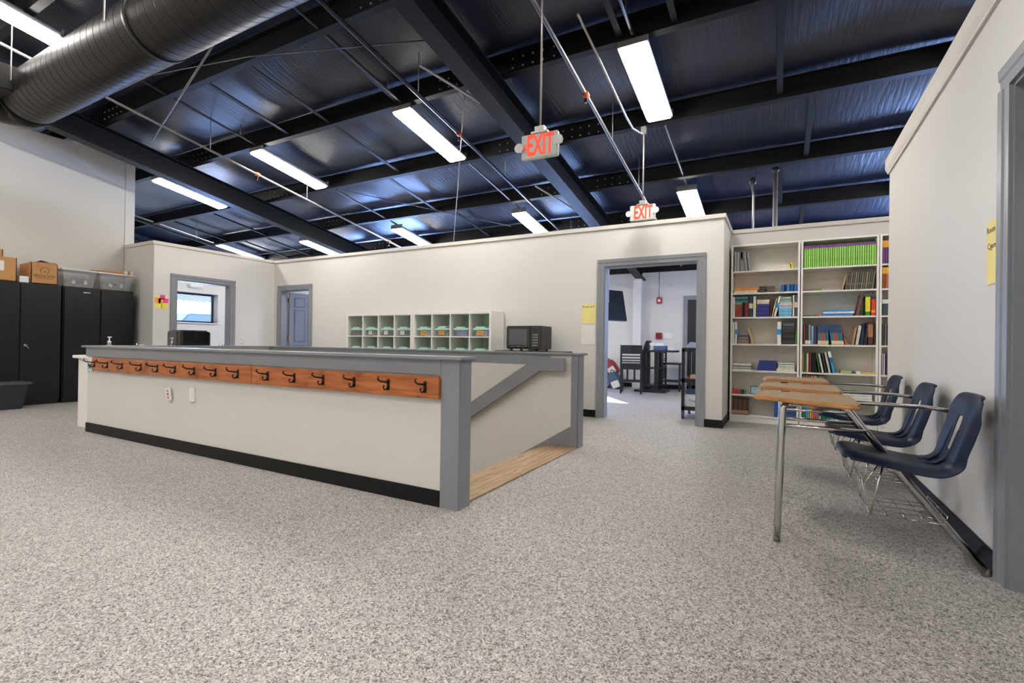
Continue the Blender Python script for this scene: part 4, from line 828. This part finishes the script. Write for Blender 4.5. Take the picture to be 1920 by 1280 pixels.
row(.465, .80, z, 18, .2, ['#1f8a70', '#24967a'], 'slim green book on the lowest middle shelf', 'slim green books on the lowest shelf', band=('#9fd0bc', .6, .66))
# right case, only its left end shows
z6 = SH[6]+.001
row(1.06, 1.16, z6, 4, .27, ['#7c4a8c', '#6a3f80'], 'purple book with orange top, hidden bookcase', 'purple books in the partly hidden bookcase', band=('#f0a428', .72, 1.0)); row(1.06, 1.18, SH[5]+.001, 4, .25, ['#a8502c', '#b8602c'], 'rust book with yellow top, hidden bookcase', 'rust books in the partly hidden bookcase', band=('#f0b02c', .7, 1.0))
book(1.06, SH[4]+.001, .09, .2, '#3c4c58', 'dark box file with white top, hidden bookcase', None, 0, band=('#e9e9e6', .7, .95)); row(1.06, 1.16, SH[3]+.001, 4, .25, ['#4c4c4a', '#6a6a64'], 'grey book in the partly hidden bookcase', 'grey books in the partly hidden bookcase'); row(1.06, 1.15, SH[2]+.001, 5, .25, ['#c9c4d8', '#e0dce6', '#4a2c50'], 'lilac-white book in the partly hidden bookcase', 'lilac books in the partly hidden bookcase')

# ------------------------------------------------------------------ tablet-arm desks
def desk(lab):
    oy = 2.80; t = thing('tablet_desk', lab, 'desk', (.35, oy+.2, 0), group='school desks along the right wall')
    # tablet top with its rounded edge
    P = [(-.125, 2.95), (-.10, 2.90), (.28, 2.665), (.315, 2.67), (.335, 2.75), (.335, 3.24), (.30, 3.26), (-.08, 3.26), (-.11, 3.24)]
    B().prism(P, 2, .722, .742).build('tabletop', OAKE, t, bevel=.006)
    cx = sum(p[0] for p in P)/len(P); cy = sum(p[1] for p in P)/len(P)
    B().prism([(cx+(x-cx)*.975, cy+(y-cy)*.975) for x, y in P], 2, .7415, .7435).build('laminate', OAKT, t)
    r_ = .0165
    for y in (2.885, 3.17):
        lg = B().tube([(-.004, y, .01), (.006, y, .3), (.018, y, .69), (.03, y, .715), (.06, y, .7185)], r_, 10).build('front_leg', CHROME, t); B().lathe((-.004, y, 0), [(.017, 0), (.018, .02), (.015, .03)], 10).build('foot', mat('steel_glide', '#8a8580', .4, metal=.7), lg)
        yr = 2.93 if y < 3 else 3.17
        pp = [(.46, yr, .43), (.50, yr, .425), (.815, yr, .012)] if y < 3 else [(.22, yr, .708), (.29, yr, .708), (.315, yr, .695), (.40, yr, .565), (.50, yr, .425), (.815, yr, .012)]
        lg = B().tube(pp, r_, 10).build('slant_leg', CHROME, t); B().lathe((.815, yr, 0), [(.017, 0), (.018, .015), (.014, .03)], 10).build('foot', mat('steel_glide', '#8a8580'), lg)
        B().tube([(.015, y, .60), (.37, y, .60)], .010, 8).build('rung', CHROME, t)
    B().tube([(.03, 2.885, .705), (.03, 3.17, .705)], .011, 8).build('cross_tube', CHROME, t); B().tube([(.29, 2.885, .705), (.29, 3.17, .705)], .011, 8).build('cross_tube', CHROME, t); B().box(.22, .33, 2.9, 3.16, .710, .7225).build('mount_plate', STEEL, t)
    B().tube([(.24, 3.09, .708), (.305, 3.09, .70), (.40, 3.09, .565), (.50, 3.09, .43)], r_, 10).build('slant_tube', CHROME, t)
    B().tube([(.50, 2.93, .425), (.50, 3.17, .425)], .010, 8).build('cross_tube', CHROME, t)
    # seat supports
    B().box(.42, .66, 2.92, 2.95, .425, .452).box(.42, .66, 3.10, 3.13, .425, .452).build('seat_bracket', mat('seat_steel', '#8c8272', .4, metal=.6), t)
    for y in (2.895, 3.16): B().tube([(.49, y, .436), (.66, y, .436)], .011, 8).build('seat_tube', CHROME, t)
    # arm bar to the backrest
    B().tube([(.20, 3.20, .712), (.35, 3.205, .708), (.64, 3.215, .705), (.70, 3.215, .700), (.765, 3.19, .690)], .011, 8).build('arm_bar', CHROME, t)
    # shell seat
    prof = [(.285, .462), (.272, .478), (.275, .497), (.30, .506), (.36, .503), (.44, .490), (.52, .476), (.58, .468), (.628, .466), (.662, .476), (.688, .500), (.704, .535), (.716, .57), (.727, .61), (.738, .65), (.749, .69), (.760, .73), (.772, .765), (.785, .790), (.802, .798), (.815, .784)]
    NW = 14; wd = .215; vs_ = []; fs = []; yc = 3.02; n = len(prof)
    for i, (x, z) in enumerate(prof):
        j0, j1 = max(i-1, 0), min(i+1, n-1); dx, dz = prof[j1][0]-prof[j0][0], prof[j1][1]-prof[j0][1]; l = math.hypot(dx, dz); nx_, nz_ = dz/l, -dx/l   # outward (down / back) normal
        if i <= 2: half = wd*(.80+.05*i)
        elif i >= 17: half = wd*(.94-.07*(i-16))
        elif 9 <= i <= 12: half = wd*.93
        else: half = wd*(.92+.08*min(1, (i-3)/3)) if i < 9 else wd*.96
        for k in range(NW+1):
            u = -1+2*k/NW; dish = (1-u*u)*.012 if 4 <= i <= 9 else 0
            curl = max(0, abs(u)-.74)/.26; off = (.040 if i < 16 else .024)*curl**1.7
            bk = .020*u*u if i >= 11 else 0
            if 10 <= i <= 15 and 5 <= k <= 9: dish += -.0
            vs_.append((x+nx_*(off+dish)-bk, yc+u*half*(1-.03*curl), z+nz_*(off+dish)))
    for i in range(n-1):
        for k in range(NW):
            if 11 <= i <= 14 and k in (6, 7): continue
            fs.append((i*(NW+1)+k, i*(NW+1)+k+1, (i+1)*(NW+1)+k+1, (i+1)*(NW+1)+k))
    s_ = B().add(vs_, fs, 0, True).build('seat_shell', NAVY, t); md = s_.modifiers.new('t', 'SOLIDIFY'); md.thickness = .008; md.offset = 0; md = s_.modifiers.new('s', 'SUBSURF'); md.levels = 1; md.render_levels = 2
    b = B()
    for yy in (-.055, .055): b.tube([(.60, yc+yy, .466), (.645, yc+yy, .47), (.682, yc+yy, .498), (.70, yc+yy, .535), (.726, yc+yy, .62), (.737, yc+yy, .66)], [.002, .007, .008, .008, .007, .002], 8)
    b.build('moulded_rib', NAVY, s_)
    B().tube([(.755, yc+.10, .70), (.744, yc+.10, .702)], .006, 8).build('rivet', CHROME, s_); B().tube([(.755, yc-.10, .70), (.744, yc-.10, .702)], .006, 8).build('rivet', CHROME, s_)
    # wire book basket
    b = B(); zb = .215; wr_ = .0032
    for y in (2.86, 2.95, 3.04, 3.13, 3.20): b.tube([(.36, y, .36), (.385, y, zb), (.655, y, zb), (.665, y, zb+.04)], wr_, 5)
    for x in (.385, .45, .52, .59, .655): b.tube([(x, 2.86, zb), (x, 3.20, zb)], wr_, 5)
    for y in (2.86, 3.20): b.tube([(.385, y, zb), (.43, y, .45)], .0045, 6)
    b.tube([(.36, 2.86, .36), (.36, 3.20, .36)], wr_, 5); b.tube([(.36, 2.86, .36), (.41, 2.86, .45)], wr_, 5); b.tube([(.36, 3.2, .36), (.41, 3.2, .45)], wr_, 5); b.tube([(.665, 2.86, zb+.04), (.665, 3.20, zb+.04)], wr_, 5)
    b.build('wire_basket', CHROME, t)
    return t
dk = desk('wood-topped tablet desk with navy seat, nearest of the three')
dup(dk, (0, .76, 0), 'wood-topped tablet desk with navy seat, middle of the three'); dup(dk, (0, 1.66, 0), 'wood-topped tablet desk with navy seat, farthest, nearest the bookcases')

# ------------------------------------------------------------------ the room beyond the wide doorway
t = thing('wall_column', 'pale boxed column on the far wall of the next room', 'column', (-2.93, 11.6, 0)); B().box(-3.03, -2.84, 11.42, WY1, 0, 2.56).build('casing', mat('column_paint', '#dcdad8', .5), t)
t = thing('fire_alarm', 'red fire alarm strobe high on the far wall', 'alarm', (-2.48, WY1, 2.05)); B().box(-2.54, -2.42, WY1-.05, WY1, 1.98, 2.12).build('body', RED, t, bevel=.004); B().box(-2.51, -2.45, WY1-.056, WY1-.05, 2.02, 2.08).build('strobe', WHITEP, t); B().tube([(-2.49, WY1-.02, 2.12), (-2.49, WY1-.02, 2.72)], .009).build('conduit', PIPEW, t)
t = thing('fire_horn', 'red fire alarm horn at mid height on the far wall', 'alarm', (-2.48, WY1, 1.23)); B().box(-2.55, -2.41, WY1-.05, WY1, 1.15, 1.30).build('body', RED, t, bevel=.004); [B().box(-2.53, -2.43, WY1-.053, WY1-.05, 1.17+k*.025, 1.18+k*.025).build('grille_slot', BLACKP, t) for k in range(5)]
tag(B().box(-2.39, -2.19, WY1-.004, WY1, 1.18, 1.30).build('wall_card', PAPER, org=(-2.3, WY1, 1.24)), 'small white card beside the fire horn', 'paper')
tv = thing('television', 'black flat television tilted down on the left of the next room', 'television', (-3.10, 9.5, 1.8), rot=(R(-12), 0, R(62)))
B().box(-.56, .56, -.03, .03, -.32, .32).build('bezel', BLACKP, tv, local=True, bevel=.006); B().box(-.54, .54, -.034, -.029, -.30, .30).build('screen', mat('tv_screen', '#050608', .45, spec=.3), tv, local=True); B().prism([(-.5, .03), (.5, .03), (.3, .26), (-.3, .26)], 2, -.26, .30).build('housing', mat('grey_housing', '#6f7178', .5), tv, local=True); B().box(-.1, .1, .26, .30, -.1, .1).build('mount', BLACKP, tv, local=True)
t = thing('television_pole', 'pale ceiling pole holding the tilted television', 'pole', (-3.12, 9.55, 3)); B().tube([(-3.04, 9.55, 1.85), (-3.04, 9.55, 3.45)], .022).build('pole', PIPEW, t)
# high table and its clutter
X0, X1, Y0_, Y1_ = -2.98, -1.92, 10.42, 11.12
ht = thing('pub_table', 'black high table with clutter in the next room', 'table', (-2.45, 10.8, 0))
B().box(X0, X1, Y0_, Y1_, .86, .90).build('tabletop', DKWOOD, ht, bevel=.006)
for x in (-2.56, -2.30):
    B().box(x-.04, x+.04, 10.6, 10.68, .02, .86).build('leg', DKWOOD, ht); B().box(x-.04, x+.04, 10.95, 11.03, .02, .86).build('leg', DKWOOD, ht)
B().box(-2.6, -2.26, 10.58, 11.05, .12, .16).box(-2.6, -2.26, 10.58, 11.05, .5, .53).build('shelf', DKWOOD, ht); B().box(-2.75, -2.1, 10.55, 11.08, 0, .05).build('base', DKWOOD, ht)
def hchair(x, y, rz, lab, back=True):
    t = thing('high_chair', lab, 'chair', (x, y, 0), rz=rz); w_ = .2
    B().box(-w_, w_, -w_, w_, .58, .62).build('seat', DKWOOD, t, local=True, bevel=.008)
    for sx in (-1, 1):
        B().box(sx*w_-.018, sx*w_+.018, w_-.036, w_, 0, .58).build('leg', DKWOOD, t, local=True)
        B().box(sx*w_-.018, sx*w_+.018, -w_-.01, -w_+.026, 0, 1.0 if back else .58).build('leg', DKWOOD, t, local=True)
        B().box(sx*w_-.01, sx*w_+.01, -w_+.02, w_-.03, .2, .225).build('stretcher', DKWOOD, t, local=True)
    B().box(-w_, w_, -w_-.005, -w_+.02, .24, .27).box(-w_, w_, -w_-.005, -w_+.02, .5, .58).build('rear_rail', DKWOOD, t, local=True); B().box(-w_+.02, w_-.02, w_-.03, w_-.01, .24, .27).build('front_rail', DKWOOD, t, local=True)
    for dx in (-.07, .07): B().box(dx-.02, dx+.02, -w_-.003, -w_+.015, .27, .5).build('lower_slat', DKWOOD, t, local=True)
    if back:
        B().prism([(-w_, -w_-.01), (0, -w_-.035), (w_, -w_-.01), (w_, -w_+.01), (0, -w_-.015), (-w_, -w_+.01)], 2, .82, 1.0).build('backrest', DKWOOD, t, local=True)
        for z in (.76, .70, .65): B().box(-w_, w_, -w_-.003, -w_+.01, z, z+.025).build('back_rail', DKWOOD, t, local=True)
    return t
hchair(-2.72, 10.20, R(12), 'black high chair with curved back facing the table'); hchair(-2.10, 11.37, R(-90), 'black high chair at the right end of the table')
for (x0, x1, z, h, c_, lab, nm) in ((-2.9, -2.62, .901, .09, '#e8e3d6', 'open white book pile on the high table, left', 'open_book'), (-2.34, -2.10, .901, .09, '#4d6088', 'blue-grey box on the high table', 'file_box'), (-2.42, -2.14, .995, .06, '#ececea', 'white box stacked on the blue-grey box', 'file_box'), (-2.05, -1.93, .901, .05, '#dcdcda', 'small white packet at the right of the high table', 'packet')):
    tag(B().box(x0, x1, 10.5, 10.75, z, z+h).build(nm, cmat(c_), org=((x0+x1)/2, 10.6, z), bevel=.004), lab, 'box')
t = thing('toy_bag', 'black bag on the high table between papers', 'bag', (-2.5, 10.6, .9)); B().prism([(-2.56, .9), (-2.46, .9), (-2.44, 1.06), (-2.40, 1.10), (-2.5, 1.10), (-2.54, 1.0)], 1, 10.5, 10.7).build('body', BLACKP, t, bevel=.01)
# heap of bags at the left
for i, (x, y, z0, ang, c_, lab) in enumerate(((-3.20, 10.95, 0, 25, '#3a5468', 'teal and white backpack leaning by the high table'), (-3.5, 11.1, 0, 20, '#4a3350', 'dark purple bag in the heap by the wall'), (-3.42, 11.42, .3, 35, '#8f3038', 'red bag on top of the heap'), (-3.9, 11.4, 0, 10, '#c9a35a', 'tan bag at the back of the heap'))):
    t = thing('backpack', lab, 'bag', (x, y, z0), rot=(0, R(-ang), 0)); B().prism([(-.13, 0), (.13, 0), (.14, .25), (.1, .38), (0, .42), (-.1, .38), (-.14, .25)], 1, -.09, .09).build('body', cmat(c_), t, local=True, bevel=.03)
    B().prism([(-.09, .04), (.09, .04), (.09, .2), (-.09, .2)], 1, -.125, -.088).build('pocket', cmat(['#d8d4cc', '#7c6a84', '#e0dcd0', '#8a6a3a'][i]), t, local=True, bevel=.01); B().tube([(-.05, .05, .41), (0, .06, .47), (.05, .05, .41)], .012, 6).build('strap', BLACKP, t, local=True)
# rolling cart
rc = thing('utility_cart', 'black rolling cart half hidden by the doorway', 'cart', (-.95, 7.25, 0))
x0, x1, y0, y1 = -1.18, -.80, 7.02, 7.62
for x in (x0+.02, x1-.02):
    for y in (y0+.02, y1-.02):
        B().box(x-.02, x+.02, y-.02, y+.02, .11, .95).build('post', BLACKP, rc)
        b = B().tube([(x-.015, y, .05), (x+.015, y, .05)], .05, 16); b.box(x-.02, x+.02, y-.02, y+.02, .08, .115); b.build('caster', mat('caster_blue', '#3c4c74', .4), rc)
for z in (.12, .50, .92):
    B().box(x0, x1, y0, y1, z, z+.03).box(x0, x1, y0, y0+.02, z+.03, z+.055).box(x0, x0+.02, y0, y1, z+.03, z+.055).build('tray', BLACKP, rc, bevel=.004)
t = thing('lunch_cooler', 'white box with navy lid on the lowest cart tray', 'box', (-1.0, 7.2, .15)); B().box(-1.13, -.86, 7.06, 7.32, .151, .34).build('body', mat('cooler_grey', '#d5d6dc', .4), t, bevel=.006); B().box(-1.135, -.855, 7.055, 7.325, .34, .40).build('lid', mat('cooler_navy', '#2c3e66', .4), t, bevel=.006); text('lettering', 'Thermos', .05, BLACKP, t, (-1.0, 7.058, .25), FACE_Y, .0006)
tag(B().prism([(-1.15, .953), (-.85, .953), (-.84, 1.0), (-.93, 1.05), (-1.0, 1.02), (-1.08, 1.06), (-1.14, 1.0)], 1, 7.1, 7.4).build('plastic_bag', mat('bag_plastic', '#b4bbdd', .25, alpha=.85), org=(-1, 7.2, .953), bevel=.01), 'crumpled translucent plastic bag on top of the cart', 'bag')
tag(B().box(-1.08, -.84, 7.08, 7.34, .535, .60).build('craft_box', cmat('#c9a487'), org=(-.95, 7.2, .535), bevel=.003), 'tan box with pale lid on the middle cart tray', 'box')
